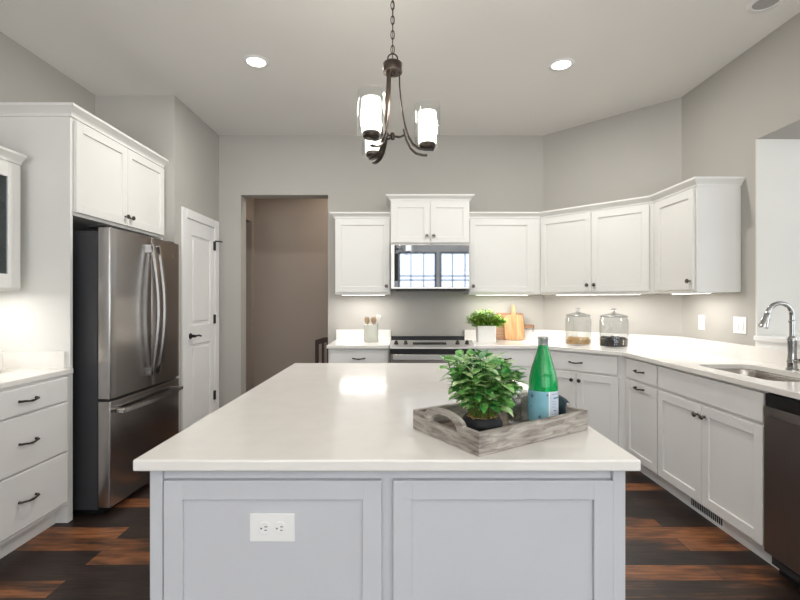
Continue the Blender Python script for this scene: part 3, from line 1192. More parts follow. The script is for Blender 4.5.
# sloped control deck
prof = [(-0.50, 0.950), (-0.70, 0.905), (-0.705, 0.893), (-0.60, 0.893), (-0.50, 0.907)]
a = [m.bm.verts.new((0.0, y, z)) for y, z in prof]
b_ = [m.bm.verts.new((rgw, y, z)) for y, z in prof]
for i in range(5):
    j = (i + 1) % 5
    m.bm.faces.new((a[i], a[j], b_[j], b_[i]))
m.bm.faces.new(a)
m.bm.faces.new(list(reversed(b_)))
cp = m.build('control_panel', M_RANGESTEEL, rn)
sl = math.atan2(0.047, 0.20)
for x in (0.055, 0.14, rgw - 0.145, rgw - 0.06):
    m = MB()
    m.lathe([(0.020, 0), (0.020, 0.006), (0.016, 0.008), (0.014, 0.026), (0.0, 0.027)], 20,
            M=Matrix.Translation((x, -0.61, 0.9265)) @ Matrix.Rotation(sl, 4, 'X'))
    m.box(-0.003, 0.003, -0.015, 0.015, 0.02, 0.034, 0.001, M=Matrix.Translation((x, -0.61, 0.9265)) @ Matrix.Rotation(sl, 4, 'X'))
    m.build('knob', M_KNOB, cp, True)
m = MB()
m.box(-0.15, 0.15, -0.03, 0.03, 0.0, 0.0015, 0, M=Matrix.Translation((rgw / 2 - 0.02, -0.60, 0.9290)) @ Matrix.Rotation(sl, 4, 'X'))
m.build('display', M_BLACKGLASS, cp)
MB().box(0.0, rgw, -0.665, -0.60, 0.845, 0.892, 0.002).build('vent_strip', M_BLACK, rn)
m = MB()
m.box(0.004, rgw - 0.004, -0.655, -0.60, 0.22, 0.842, 0.006)
od = m.build('oven_door', M_STEEL, rn)
MB().box(0.10, rgw - 0.10, -0.658, -0.654, 0.33, 0.68, 0.001).build('window', M_BLACKGLASS, od)
m = MB()
m.tube([(0.025, -0.70, 0.818), (rgw - 0.025, -0.70, 0.818)], 0.016, 12, flat=(0.044, 0.02, (0, 0, 1)))
for x in (0.06, rgw - 0.06):
    m.box(x - 0.012, x + 0.012, -0.70, -0.65, 0.803, 0.827, 0.003)
m.build('handle', M_RANGESTEEL, od, False, bevel=0.004)
MB().box(0.004, rgw - 0.004, -0.65, -0.60, 0.07, 0.212, 0.004).build('drawer', M_STEEL, rn)
MB().box(0.02, rgw - 0.02, -0.57, -0.03, 0.0, 0.06).build('base', M_BLACK, rn)

# ---------------------------------------------------------------- microwave
mv = thing('microwave', 'stainless over-the-range microwave with mirror-like door', 'microwave', (MX0 + 0.002, YB - 0.002, 0))
mvw = MX1 - MX0 - 0.004
MB().box(0, mvw, -0.375, 0, 1.425, 1.845, 0.002).build('body', M_FRIDGESIDE, mv)
MB().box(0.0, mvw, -0.395, -0.3755, 1.425, 1.845, 0.003).build('front_frame', M_STEEL, mv)
dr_ = MB().box(0.035, mvw - 0.008, -0.402, -0.3955, 1.442, 1.838, 0.002).build('door', M_MIRRORGLASS, mv)
m = MB()
m.box(0.036, 0.07, -0.4032, -0.4022, 1.50, 1.76)
m.build('door_trim', M_BLACKGLASS, dr_)
m = MB()
m.box(0.05, mvw - 0.03, -0.34, -0.05, 1.408, 1.425, 0.002)
m.build('grease_filter', M_BLACK, mv)

# ---------------------------------------------------------------- dishwasher
dw = thing('dishwasher', 'dark stainless dishwasher at the near end of the sink counter', 'dishwasher', (XR, YS1 - 0.003, 0), -PI / 2)
dww = YS1 - YDW1 - 0.006
MB().box(0.004, dww - 0.004, -0.57, -0.01, 0.05, CT0 - 0.004, 0.002).build('body', M_FRIDGESIDE, dw)
MB().box(0.0, dww, -0.605, -0.5705, 0.11, 0.79, 0.004).build('door', M_DWSTEEL, dw)
cpn = MB().box(0.0, dww, -0.598, -0.5705, 0.793, 0.872, 0.003).build('control_panel', M_BLACK, dw)
m = MB()
m.tube([(0.03, -0.620, 0.795), (dww - 0.03, -0.620, 0.795)], 0.014, 10, flat=(0.045, 0.018, (0, 0, 1)))
for x in (0.05, dww - 0.05):
    m.box(x - 0.015, x + 0.015, -0.616, -0.60, 0.785, 0.815, 0.003)
m.build('handle', M_DWHANDLE, dw)
MB().box(0.0, dww, -0.53, -0.50, 0.0, 0.11).build('toe_kick', M_BLACK, dw)

# ---------------------------------------------------------------- sink and faucet
sk = thing('sink', 'undermount stainless sink set into the right counter', 'sink', ((SX0 + SX1) / 2, (SY0 + SY1) / 2, 0.70))
scx, scy = (SX0 + SX1) / 2, (SY0 + SY1) / 2
m = MB()
loops = []


def off(k, z):
    return [(x - scx, y - scy, z) for x, y in rrect(SX0 + k, SX1 - k, SY0 + k, SY1 - k, max(0.02, 0.07 - k * 0.3))]


for pts in (off(-0.02, 0.182), off(-0.002, 0.182), off(0.004, 0.16), off(0.012, 0.02), off(0.03, 0.003), off(0.06, 0.0)):
    loops.append([m.bm.verts.new(p) for p in pts])
for a, b_ in zip(loops, loops[1:]):
    n = len(a)
    for i in range(n):
        j = (i + 1) % n
        m.bm.faces.new((a[i], a[j], b_[j], b_[i]))
m.bm.faces.new(loops[-1])
so = m.build('basin', M_STEEL, sk, True)
sm = so.modifiers.new('wall', 'SOLIDIFY')
sm.thickness = 0.002
m = MB()
m.lathe([(0.045, 0.002), (0.045, 0.006), (0.03, 0.004), (0.0, 0.003)], 24)
m.build('drain', M_CHROME, sk, True)

fx, fy = 2.274, 2.61
fa_ = thing('faucet', 'chrome gooseneck pull-down faucet behind the sink', 'faucet', (fx, fy, CT1))
m = MB()
m.lathe([(0.031, 0), (0.031, 0.008), (0.025, 0.012), (0.024, 0.04), (0.026, 0.05), (0.023, 0.06), (0.021, 0.10), (0.024, 0.17), (0.025, 0.185), (0.019, 0.195), (0.017, 0.20)], 24)
m.build('base', M_CHROME, fa_, True)
m = MB()
R_ = 0.071
pts = [(0, 0, 0.19), (0, 0, 0.25), (0, 0, 0.316)]
for i in range(1, 15):
    a = PI * i / 14 * 0.93
    pts.append((-R_ + R_ * math.cos(a), 0, 0.316 + R_ * math.sin(a)))
m.tube(pts, 0.013, 14)
m.lathe([(0.017, 0.275), (0.0175, 0.285), (0.0145, 0.29)], 20)
m.build('spout', M_CHROME, fa_, True)
e = Vector(pts[-1])
t_dir = (Vector(pts[-1]) - Vector(pts[-2])).normalized()
q = t_dir.to_track_quat('Z', 'Y').to_matrix().to_4x4()
m = MB()
m.lathe([(0.013, 0), (0.016, 0.004), (0.017, 0.03), (0.019, 0.045), (0.025, 0.085), (0.024, 0.092), (0.0, 0.093)], 22, M=Matrix.Translation(e) @ q)
sp = m.build('spray_head', M_CHROME, fa_, True)
m = MB()
m.box(-0.006, 0.006, -0.022, -0.016, 0.03, 0.055, 0.002, M=Matrix.Translation(e) @ q)
m.build('button', M_BLACK, sp)
m = MB()
m.tube([(0, -0.02, 0.055), (0, -0.05, 0.057)], 0.014, 14)
m.tube([(0.0, -0.045, 0.057), (0.01, -0.075, 0.075), (0.02, -0.12, 0.10)], [0.007, 0.006, 0.007], 10)
m.build('handle', M_CHROME, fa_, True)

# ---------------------------------------------------------------- under-cabinet lights
G_UCL = 'under-cabinet lights'


def under_light(label, x, y, rotz, L, power):
    r = thing('under_cabinet_light', label, 'light', (x, y, ZU0), rotz, G_UCL)
    MB().box(-L / 2, L / 2, -0.02, 0.02, -0.008, -0.0005, 0.002).build('housing', M_WHITEPL, r)
    MB().box(-L / 2 + 0.01, L / 2 - 0.01, -0.014, 0.014, -0.0095, -0.0075).build('lens', M_LENS, r)
    l = area('under_light_glow', (0, 0, -0.013), (0, 0, 0), L, 0.03, power, (1.0, 0.965, 0.93))
    l.parent = r


UO = 0.225
under_light('slim white light under the wall cabinet left of the range', (UX0 + MX0) / 2, YB - UO, 0, 0.44, 3.0)
under_light('slim white light under the wall cabinet above the planter', 1.0, YB - UO, 0, 0.52, 3.5)
dd = UO * 0.7071
under_light('slim white light under the diagonal cabinet above the jars', (XD + XR) / 2 - dd, (YB + YD) / 2 - dd, -PI / 4, 0.75, 3.9)
under_light('slim white light under the end cabinet near the sink', XR - UO + 0.03, 3.36, -PI / 2, 0.42, 2.1)
under_light('slim white light under the glass-door cabinet at left', XL + UO, 2.3, PI / 2, 0.5, 2.2)
# ---------------------------------------------------------------- ceiling lights


def can_light(label, x, y, lit):
    r = thing('recessed_light', label, 'ceiling light', (x, y, CEIL), 0, 'recessed ceiling lights')
    m = MB()
    m.lathe([(0.062, -0.0005), (0.066, -0.006), (0.09, -0.004), (0.094, -0.0005)], 36)
    m.build('trim_ring', M_TRIM, r, True)
    m = MB()
    m.lathe([(0.0, -0.003), (0.064, -0.003), (0.064, -0.001), (0, -0.001)], 36)
    m.build('lens', M_LENS if lit else M_DIMLENS, r)
    if lit:
        l = bpy.data.lights.new('recessed_glow', 'AREA')
        l.shape = 'DISK'
        l.size = 0.12
        l.energy = lit
        l.color = (1, 0.97, 0.93)
        lo = bpy.data.objects.new('recessed_glow', l)
        COL.objects.link(lo)
        lo.parent = r
        lo.location = (0, 0, -0.012)


can_light('lit recessed ceiling light over the refrigerator side', -1.025, 3.21, 20)
can_light('lit recessed ceiling light over the diagonal corner side', 1.165, 3.25, 20)
can_light('unlit recessed ceiling light at the top edge near the sink wall', 2.09, 2.57, 0)

# ---------------------------------------------------------------- chandelier
CX, CY = -0.033, 2.017
ch = thing('chandelier', 'three-light bronze chandelier with glass shades hanging over the island', 'chandelier', (CX, CY, CEIL))
Z = lambda z: z - CEIL
m = MB()
m.lathe([(0.065, 0.0), (0.065, -0.012), (0.055, -0.022), (0.012, -0.028), (0.0, -0.03)], 28)
m.build('canopy', M_BRONZE, ch, True)
m = MB()
zc = -0.03
i = 0
ring_top = Z(2.421)
while zc > ring_top - 0.012:
    ln, wd_ = 0.040, 0.016
    pts = []
    for k in range(14):
        a = 2 * PI * k / 14
        u, v = (wd_ / 2) * math.cos(a), (ln / 2) * math.sin(a)
        pts.append((u, 0, zc - ln / 2 + v) if i % 2 == 0 else (0, u, zc - ln / 2 + v))
    m.tube(pts, 0.0022, 6, closed=True)
    zc -= ln - 0.007
    i += 1
m.tube([(0.003, 0.002, -0.03), (0.004, -0.002, -0.2), (0.002, 0.003, -0.4), (0.0, 0.0, Z(2.40))], 0.002, 6)
m.build('chain', M_BRONZE, ch, True)
m = MB()
pts = [(0.022 * math.cos(2 * PI * k / 20), 0, Z(2.402) + 0.021 * math.sin(2 * PI * k / 20)) for k in range(20)]
m.tube(pts, 0.0035, 8, closed=True)
m.build('loop', M_BRONZE, ch, True)
m = MB()
m.lathe([(0.0, Z(2.381)), (0.041, Z(2.381)), (0.044, Z(2.377)), (0.044, Z(2.342)), (0.042, Z(2.338)), (0.0, Z(2.338))], 32)
m.lathe([(0.0, Z(2.338)), (0.012, Z(2.338)), (0.010, Z(2.325)), (0.0, Z(2.322))], 16)
m.build('hub', M_BRONZE, ch, True)
for ang in (2, 126, 236):
    a = math.radians(ang)
    ux, uy = math.cos(a), math.sin(a)
    side = (-uy, ux, 0)
    P = lambda r, z: (ux * r, uy * r, Z(z))
    prof = [(0.030, 2.338), (0.031, 2.28), (0.036, 2.22), (0.044, 2.16), (0.056, 2.10), (0.072, 2.050), (0.092, 2.018), (0.118, 2.001), (0.15, 1.996), (0.185, 1.996)]
    m = MB()
    m.tube([P(*q_) for q_ in prof], 0.005, flat=(0.020, 0.006, side))
    low = [(0.048, 2.085), (0.060, 2.040), (0.080, 2.000), (0.105, 1.978), (0.135, 1.970), (0.155, 1.970)]
    m.tube([P(r_, z_) for r_, z_ in low], 0.005, flat=(0.018, 0.006, side))
    m.tube([P(0.0, 2.055), P(0.030, 2.05), P(0.056, 2.062)], 0.005, 8)
    arm = m.build('arm', M_BRONZE, ch)
    X0, Y0 = ux * 0.156, uy * 0.156
    m = MB()
    m.lathe([(0.0, Z(1.998)), (0.030, Z(1.999)), (0.036, Z(2.004)), (0.038, Z(2.018)), (0.036, Z(2.022)), (0.0, Z(2.022))], 28, center=(X0, Y0, 0))
    cup = m.build('cup', M_BRONZE, arm, True)
    m = MB()
    m.lathe([(0.0, Z(2.0225)), (0.040, Z(2.0225)), (0.041, Z(2.03)), (0.041, Z(2.155)), (0.039, Z(2.163)), (0.0, Z(2.163))], 28, center=(X0, Y0, 0))
    m.build('candle_shade', M_FROST, arm, True)
    m = MB()
    m.lathe([(0.040, Z(2.006)), (0.057, Z(2.008)), (0.058, Z(2.016)), (0.058, Z(2.196)), (0.056, Z(2.196)), (0.056, Z(2.018)), (0.040, Z(2.010))], 36, center=(X0, Y0, 0))
    m.build('glass_shade', M_CLEAR, arm, True)
    l = bpy.data.lights.new('shade_glow', 'POINT')
    l.energy = 4.0
    l.shadow_soft_size = 0.03
    l.color = (1, 0.93, 0.82)
    lo = bpy.data.objects.new('shade_glow', l)
    COL.objects.link(lo)
    lo.parent = arm
    lo.location = (X0, Y0, Z(2.23))
m = MB()
m.lathe([(0.0, Z(2.035)), (0.009, Z(2.04)), (0.012, Z(2.055)), (0.009, Z(2.068)), (0.0, Z(2.072))], 16)
m.build('finial', M_BRONZE, ch, True)

# ---------------------------------------------------------------- tray on the island
TA = math.radians(32.5)
tcx = (0.039 + 0.590) / 2
tcy = (1.416 + 1.405) / 2
TL, TW, TH = 0.455, 0.305, 0.061
tr = thing('serving_tray', 'whitewashed wooden tray with arched handles on the island', 'tray', (tcx, tcy + 0.004, CT1), TA)
MB().box(-TL / 2 + 0.002, TL / 2 - 0.002, -TW / 2 + 0.002, TW / 2 - 0.002, 0.0005, 0.010).build('bottom', M_TRAYIN, tr)
wt = 0.014
for s in (-1, 1):
    y0 = s * (TW / 2 - wt / 2)
    MB().box(-TL / 2, TL / 2, y0 - wt / 2, y0 + wt / 2, 0.001, TH, 0.002).build('side', M_TRAY, tr)
for s in (-1, 1):
    x0 = s * (TL / 2 - wt / 2)
    m = MB()
    outer = [(-TW / 2 + wt, 0.001), (TW / 2 - wt, 0.001), (TW / 2 - wt, TH)]
    hw = 0.088
    n = 16
    outer.append((hw, TH))
    for i in range(1, n):
        u = i / n
        a = PI * u
        outer.append((hw * math.cos(a), TH + 0.030 * math.sin(a)))
    outer += [(-hw, TH), (-TW / 2 + wt, TH)]
    hole = []
    hh = 0.062
    zb_ = TH - 0.018
    for i in range(n + 1):
        a = PI * i / n
        hole.append((hh * math.cos(a), zb_ + 0.032 * math.sin(a)))
    m.plate(outer, hole, -wt / 2, wt / 2)
    for v in m.bm.verts:
        c = v.co.copy()
        v.co = Vector((x0 + c.z, c.x, c.y))
    m.build('handle_end', M_TRAY, tr, bevel=0.0015)

TB = CT1 + 0.0103   # tray floor height


def leaf(bm, base, dir_, up, L, W, curl, fold=0.25, n=4):
    d = dir_.normalized()
    s = d.cross(up)
    if s.length < 1e-4:
        s = Vector((1, 0, 0))
    s.normalize()
    u = s.cross(d).normalized()
    prev = None
    for i in range(n + 1):
        t = i / n
        wv = W * math.sin(PI * (t ** 0.8) * 0.96 + 0.06) if i < n else 0.0
        c = base + d * (L * t) - u * (curl * L * t * t)
        if i == n:
            row = [bm.verts.new(c)]
        elif i == 0:
            row = [bm.verts.new(c - s * W * 0.1), bm.verts.new(c), bm.verts.new(c + s * W * 0.1)]
        else:
            row = [bm.verts.new(c - s * wv * 0.5 + u * fold * wv * 0.5), bm.verts.new(c), bm.verts.new(c + s * wv * 0.5 + u * fold * wv * 0.5)]
        if prev:
            if len(row) == 3:
                bm.faces.new((prev[0], prev[1], row[1], row[0]))
                bm.faces.new((prev[1], prev[2], row[2], row[1]))
            else:
                bm.faces.new((prev[0], prev[1], row[0]))
                bm.faces.new((prev[1], prev[2], row[0]))
        prev = row


random.seed(11)
ppx, ppy = 0.243, 1.338
pl = thing('potted_plant', 'bushy variegated plant in a black bowl standing in the tray', 'plant', (ppx, ppy, TB))
m = MB()
m.lathe([(0.0, 0.0), (0.040, 0.0), (0.054, 0.010), (0.061, 0.026), (0.061, 0.036), (0.054, 0.048), (0.049, 0.054), (0.045, 0.053), (0.048, 0.046), (0.0, 0.044)], 36)
m.build('pot', M_POT, pl, True)
m = MB()
for i in range(150):
    r_ = 0.046 * math.sqrt(random.random())
    a = random.random() * 2 * PI
    c = Vector((r_ * math.cos(a), r_ * math.sin(a), 0.047 + random.random() * 0.006))
    R3 = Matrix.Rotation(random.random() * 6, 4, 'Z') @ Matrix.Rotation(random.uniform(-0.6, 0.6), 4, 'X')
    s1 = random.uniform(0.003, 0.006)
    m.box(-s1, s1, -s1 * 0.6, s1 * 0.6, -0.002, 0.002, M=Matrix.Translation(c) @ R3)
ob = m.build('bark_chips', M_SOIL, pl)
ob['kind'] = 'stuff'
ms, ml = MB(), MB()
tips = []
for i in range(30):
    a = 2 * PI * i * 0.618
    q_ = math.sqrt((i + 0.5) / 30)
    lean = 0.110 * q_
    h = 0.200 - 0.022 * q_ * q_ + random.uniform(-0.022, 0.014)
    b0 = Vector((0.03 * q_ * math.cos(a), 0.03 * q_ * math.sin(a), 0.046))
    tp = Vector((lean * math.cos(a), lean * math.sin(a), h + 0.02))
    md = (b0 + tp) / 2 + Vector((0.012 * math.cos(a), 0.012 * math.sin(a), -0.004))
    ms.tube([b0, md, tp], [0.0022, 0.0018, 0.0012], 6)
    for lv in range(10):
        u = 0.32 + 0.68 * lv / 9
        p = b0 * (1 - u) ** 2 + md * 2 * u * (1 - u) + tp * u * u
        for k in range(2):
            aa = a + lv * 1.3 + k * PI + random.uniform(-0.4, 0.4)
            el = random.uniform(-0.15, 0.55) + 0.45 * (lv == 9)
            d = Vector((math.cos(aa) * math.cos(el), math.sin(aa) * math.cos(el), math.sin(el)))
            leaf(ml.bm, p, d, Vector((0, 0, 1)), random.uniform(0.036, 0.050), random.uniform(0.025, 0.032), random.uniform(0.1, 0.6), 0.18)
ms.build('stems', M_STEM, pl, True)
ml.build('foliage', M_LEAF, pl, True)

# green bottle
bx_, by_ = 0.466, 1.465
bo = thing('glass_bottle', 'green glass water bottle with pale blue label in the tray', 'bottle', (bx_, by_, TB), math.radians(-8))
m = MB()
prof = [(0.0, 0.0), (0.040, 0.0), (0.045, 0.006), (0.0462, 0.02), (0.0466, 0.10), (0.0466, 0.120), (0.045, 0.138), (0.041, 0.158), (0.034, 0.184), (0.0265, 0.208), (0.020, 0.228), (0.0165, 0.242), (0.0155, 0.249)]
m.lathe(prof, 40)
m.build('body', M_BOTTLE, bo, True)
m = MB()
m.lathe([(0.0, 0.2492), (0.0160, 0.2492), (0.0165, 0.253), (0.0160, 0.264), (0.0170, 0.266), (0.0170, 0.274), (0.015, 0.276), (0.0, 0.276)], 28)
m.build('cap', M_BOTTLELIP, bo, True)


def band(m, r, a0, a1, z0, z1, n=20):
    rows = []
    for i in range(n + 1):
        a = a0 + (a1 - a0) * i / n
        rows.append([m.bm.verts.new((r * math.cos(a), r * math.sin(a), z)) for z in (z0, z1)])
    for p, q_ in zip(rows, rows[1:]):
        m.bm.faces.new((p[0], q_[0], q_[1], p[1]))


D = math.radians
lb = MB()
band(lb, 0.0472, D(-205), D(-78), 0.008, 0.106, 30)
lbo = lb.build('label', M_LABELBLUE, bo, True)
lb = MB()
band(lb, 0.0472, D(-74), D(20), 0.008, 0.106, 24)
lbo2 = lb.build('label', M_LABELPALE, bo, True)
lbo2['label'] = 'paler text half of the bottle label'
lb = MB()
band(lb, 0.0474, D(-79), D(-74), 0.008, 0.106, 3)
lb.build('divider', M_LABELWHITE, lbo2, True)
lb = MB()
for z, a0, a1, h in ((0.097, -66, -24, 0.0012), (0.083, -58, -22, 0.004), (0.074, -66, -44, 0.001), (0.066, -66, -38, 0.001), (0.057, -66, -46, 0.001),
                     (0.044, -58, -44, 0.0028), (0.034, -66, -34, 0.001), (0.026, -66, -40, 0.001)):
    band(lb, 0.0474, D(a0), D(a1), z, z + h, 8)
lb.build('print', M_LABELINK, lbo2, True)
for (ac, zc_, s_) in ((-112, 0.026, 0.006), (-146, 0.090, 0.008), (-84, 0.096, 0.004), (-150, 0.056, 0.003)):
    lb = MB()
    da = s_ / 0.047
    a = D(ac)
    band(lb, 0.0474, a - da * 0.25, a + da * 0.25, zc_ - s_, zc_ + s_, 2)
    band(lb, 0.04743, a - da, a + da, zc_ - s_ * 0.3, zc_ + s_ * 0.15, 3)
    band(lb, 0.04743, a - da * 0.6, a + da * 0.6, zc_ - s_ * 0.8, zc_ - s_ * 0.5, 3)
    lb.build('printed_mark', M_LABELINK, lbo, True)


def tumbler(label, x, y, h, r):
    o_ = thing('drinking_glass', label, 'glass', (x, y, TB), 0, 'drinking glasses in the tray')
    m_ = MB()
    m_.lathe([(0.0, 0.0), (r * 0.78, 0.0), (r * 0.82, 0.006), (r, h), (r - 0.003, h), (r * 0.80, 0.014), (0.0, 0.013)], 12)
    m_.build('bowl', M_TUMBLER, o_)


M_TUMBLER = thin_glass('faceted_glass', (246, 248, 247), 0.07, 0.6, 0.32)
tumbler('clear faceted drinking glass standing right beside the black plant bowl', 0.357, 1.405, 0.098, 0.029)
tumbler('clear faceted drinking glass tucked close behind the green bottle', 0.398, 1.475, 0.098, 0.030)
# dark cloth over the far handle
nk = MB()
rows = []
zo = 0.0
for i in range(15):
    v_ = -0.084 + 0.150 * i / 14
    top = TH + 0.030 * math.sqrt(max(0.0, 1 - (v_ / 0.088) ** 2)) + 0.003
    xi, xo = TL / 2 - wt - 0.003, TL / 2 + 0.003
    wob = 0.0015 * math.sin(i * 1.9)
    rows.append([nk.bm.verts.new(p) for p in ((xi - 0.004 - wob, v_, 0.016), (xi - 0.001 + wob, v_, top - 0.012), (xi + 0.003, v_, top), (xo - 0.003, v_, top), (xo + 0.001, v_, top - 0.012), (xo + 0.003 + wob, v_, 0.040))])
for a, b_ in zip(rows, rows[1:]):
    for k in range(5):
        nk.bm.faces.new((a[k], a[k + 1], b_[k + 1], b_[k]))
no = nk.build('cloth_napkin', M_CLOTH, None, True)
sd = no.modifiers.new('thickness', 'SOLIDIFY')
sd.thickness = 0.0015
no.location = tr.location
no.rotation_euler = tr.rotation_euler
tag(no, 'dark teal cloth napkin draped over the tray handle right of the bottle', 'napkin')

# ---------------------------------------------------------------- things on the back counter
ck = thing('utensil_crock', 'pale green-grey crock standing on the short counter left of the range', 'crock', (px(371, 4.36), 4.38, CT1))
m = MB()
m.lathe([(0.0, 0.0005), (0.066, 0.0005), (0.070, 0.006), (0.070, 0.162), (0.068, 0.166), (0.064, 0.165), (0.064, 0.012), (0.0, 0.010)], 32)
m.build('jar', M_CROCK, ck, True)
cxk, cyk = px(371, 4.36), 4.38
for lab, dx, lean, white in (('wooden spoon leaning left in the crock', -0.085, -0.10, 0), ('wooden spoon leaning right in the crock', 0.10, 0.03, 0), ('white spatula tilting far right in the crock', 0.05, 0.26, 1)):
    s = thing('spatula' if white else 'wooden_spoon', lab, 'utensil', (cxk + dx * 0.2, cyk - 0.016 + 0.032 * white, CT1 + 0.0125), 0, 'utensils in the crock')
    Mt = Matrix.Rotation(lean, 4, 'Y')
    L = 0.165 if not white else 0.18
    m = MB()
    m.tube([Mt @ Vector((0, 0, 0)), Mt @ Vector((0, 0, L))], 0.0055, 8)
    m.build('handle', M_SOAPWHITE if white else M_SPOON, s, True)
    m = MB()
    if white:
        m.box(-0.022, 0.022, -0.004, 0.004, L - 0.005, L + 0.075, 0.003, M=Mt)
    else:
        m.lathe([(0.0, 0), (0.015, 0.008), (0.026, 0.03), (0.027, 0.045), (0.018, 0.066), (0.0, 0.074)], 20, M=Mt @ Matrix.Translation((0, 0, L - 0.005)) @ Matrix.Diagonal((1, 0.35, 1, 1)))
    m.build('blade' if white else 'bowl', M_SOAPWHITE if white else M_SPOON, s, True)

# planter
random.seed(5)
pcx, pcy = px(486, 4.36), 4.37
pt = thing('planter', 'leafy bright green herb in a square white planter near the range', 'plant', (pcx, pcy, CT1))
m = MB()
poly_o = rrect(-0.09, 0.09, -0.065, 0.065, 0.008, 3)
a = [m.bm.verts.new((x * 0.94, y * 0.94, 0.0005)) for x, y in poly_o]
b_ = [m.bm.verts.new((x, y, 0.158)) for x, y in poly_o]
c_ = [m.bm.verts.new((x * 0.93, y * 0.90, 0.158)) for x, y in poly_o]
d_ = [m.bm.verts.new((x * 0.92, y * 0.89, 0.135)) for x, y in poly_o]
for p, q_ in ((a, b_), (b_, c_), (c_, d_)):
    for i in range(len(p)):
        j = (i + 1) % len(p)
        m.bm.faces.new((p[i], p[j], q_[j], q_[i]))
m.bm.faces.new(list(reversed(a)))
m.bm.faces.new(d_)
m.build('pot', M_PLANTER, pt)
ms, ml = MB(), MB()
for i in range(150):
    u, v = random.uniform(-1, 1), random.uniform(-1, 1)
    b0 = Vector((u * 0.07, v * 0.045, 0.136))
    h = 0.30 - 0.075 * abs(u + 0.05) ** 1.6 - 0.03 * v * v + random.uniform(-0.045, 0.02)
    tp = Vector((u * 0.185 + random.uniform(-0.02, 0.02), v * 0.10, h))
    ms.tube([b0, (b0 + tp) / 2 + Vector((0, 0, 0.015)), tp], 0.0012, 4)
    for k in range(9):
        t = 0.3 + 0.7 * k / 8
        p = b0.lerp(tp, t)
        aa = random.random() * 2 * PI
        el = random.uniform(-0.2, 0.9)
        leaf(ml.bm, p, Vector((math.cos(aa) * math.cos(el), math.sin(aa) * math.cos(el), math.sin(el))), Vector((0, 0, 1)), random.uniform(0.030, 0.046), random.uniform(0.015, 0.022), 0.3, n=3)
ms.build('stems', M_STEM, pt)
ml.build('foliage', M_FERN, pt, True)


# cutting boards leaning on the backsplash
def board_outline(w, h, r, hw, hl, side='top'):
    pts = []
    n = 6
    for cx_, cy_, a0 in ((-w / 2 + r, r, PI), (w / 2 - r, r, 1.5 * PI)):
        for i in range(n + 1):
            a = a0 + PI / 2 * i / n
            pts.append((cx_ + r * math.cos(a), cy_ + r * math.sin(a)))
    for i in range(n + 1):
        a = PI / 2 * i / n
        pts.append((w / 2 - 2 * r + 2 * r * math.cos(a), h - 2 * r + 2 * r * math.sin(a)))
    pts.append((hw + 0.006, h + 0.002))
    pts.append((hw, h + 0.012))
    for i in range(n + 1):
        a = PI * i / n
        pts.append((hw * math.cos(a), h + hl - hw + hw * math.sin(a)))
    pts.append((-hw, h + 0.012))
    pts.append((-hw - 0.006, h + 0.002))
    for i in range(n + 1):
        a = PI / 2 + PI / 2 * i / n
        pts.append((-w / 2 + 2 * r + 2 * r * math.cos(a), h - 2 * r + 2 * r * math.sin(a)))
    return pts


def board(label, x, y, tilt, outline, hole, material, t, rot=0.0, lift=0.0):
    o_ = thing('cutting_board', label, 'cutting board', (x, y, CT1 + 0.0015), 0, 'cutting boards')
    m_ = MB()
    m_.plate(outline, hole, -t / 2, t / 2)
    Mx = Matrix.Rotation(-tilt, 4, 'X') @ Matrix.Translation((0, 0, lift)) @ Matrix.Rotation(PI / 2, 4, 'X') @ Matrix.Rotation(rot, 4, 'Z')
    for v in m_.bm.verts:
        v.co = Mx @ v.co
    zmin = min(v.co.z for v in m_.bm.verts)
    for v in m_.bm.verts:
        v.co.z -= zmin
    m_.build('board', material, o_, bevel=0.002)
    return o_


def circ(cx_, cy_, r, n=10):
    return [(cx_ + r * math.cos(2 * PI * i / n), cy_ + r * math.sin(2 * PI * i / n)) for i in range(n)]


ol = board_outline(0.195, 0.255, 0.028, 0.019, 0.105)
board('light wooden paddle board in front, its handle pointing up', px(514.3, 4.54), 4.530, 0.20, ol, circ(0, 0.255 + 0.085, 0.006), M_BOARD, 0.018)
ol2 = board_outline(0.275, 0.29, 0.016, 0.018, 0.105)
bd2 = board('darker wooden board behind, its handle pointing sideways', px(510, 4.58), 4.585, 0.16, ol2, circ(0, 0.29 + 0.085, 0.006), M_BOARDDARK, 0.018, rot=-PI / 2, lift=0.0)
bd2.location.x = px(495.5, 4.59)
m = MB()
m.tube([(0.378, 0.0, 0.135), (0.385, -0.016, 0.12), (0.382, -0.018, 0.09), (0.372, -0.016, 0.083), (0.370, -0.014, 0.10), (0.374, -0.008, 0.12)], 0.0025, 6)
m.build('hanging_cord', M_CORD, bd2)


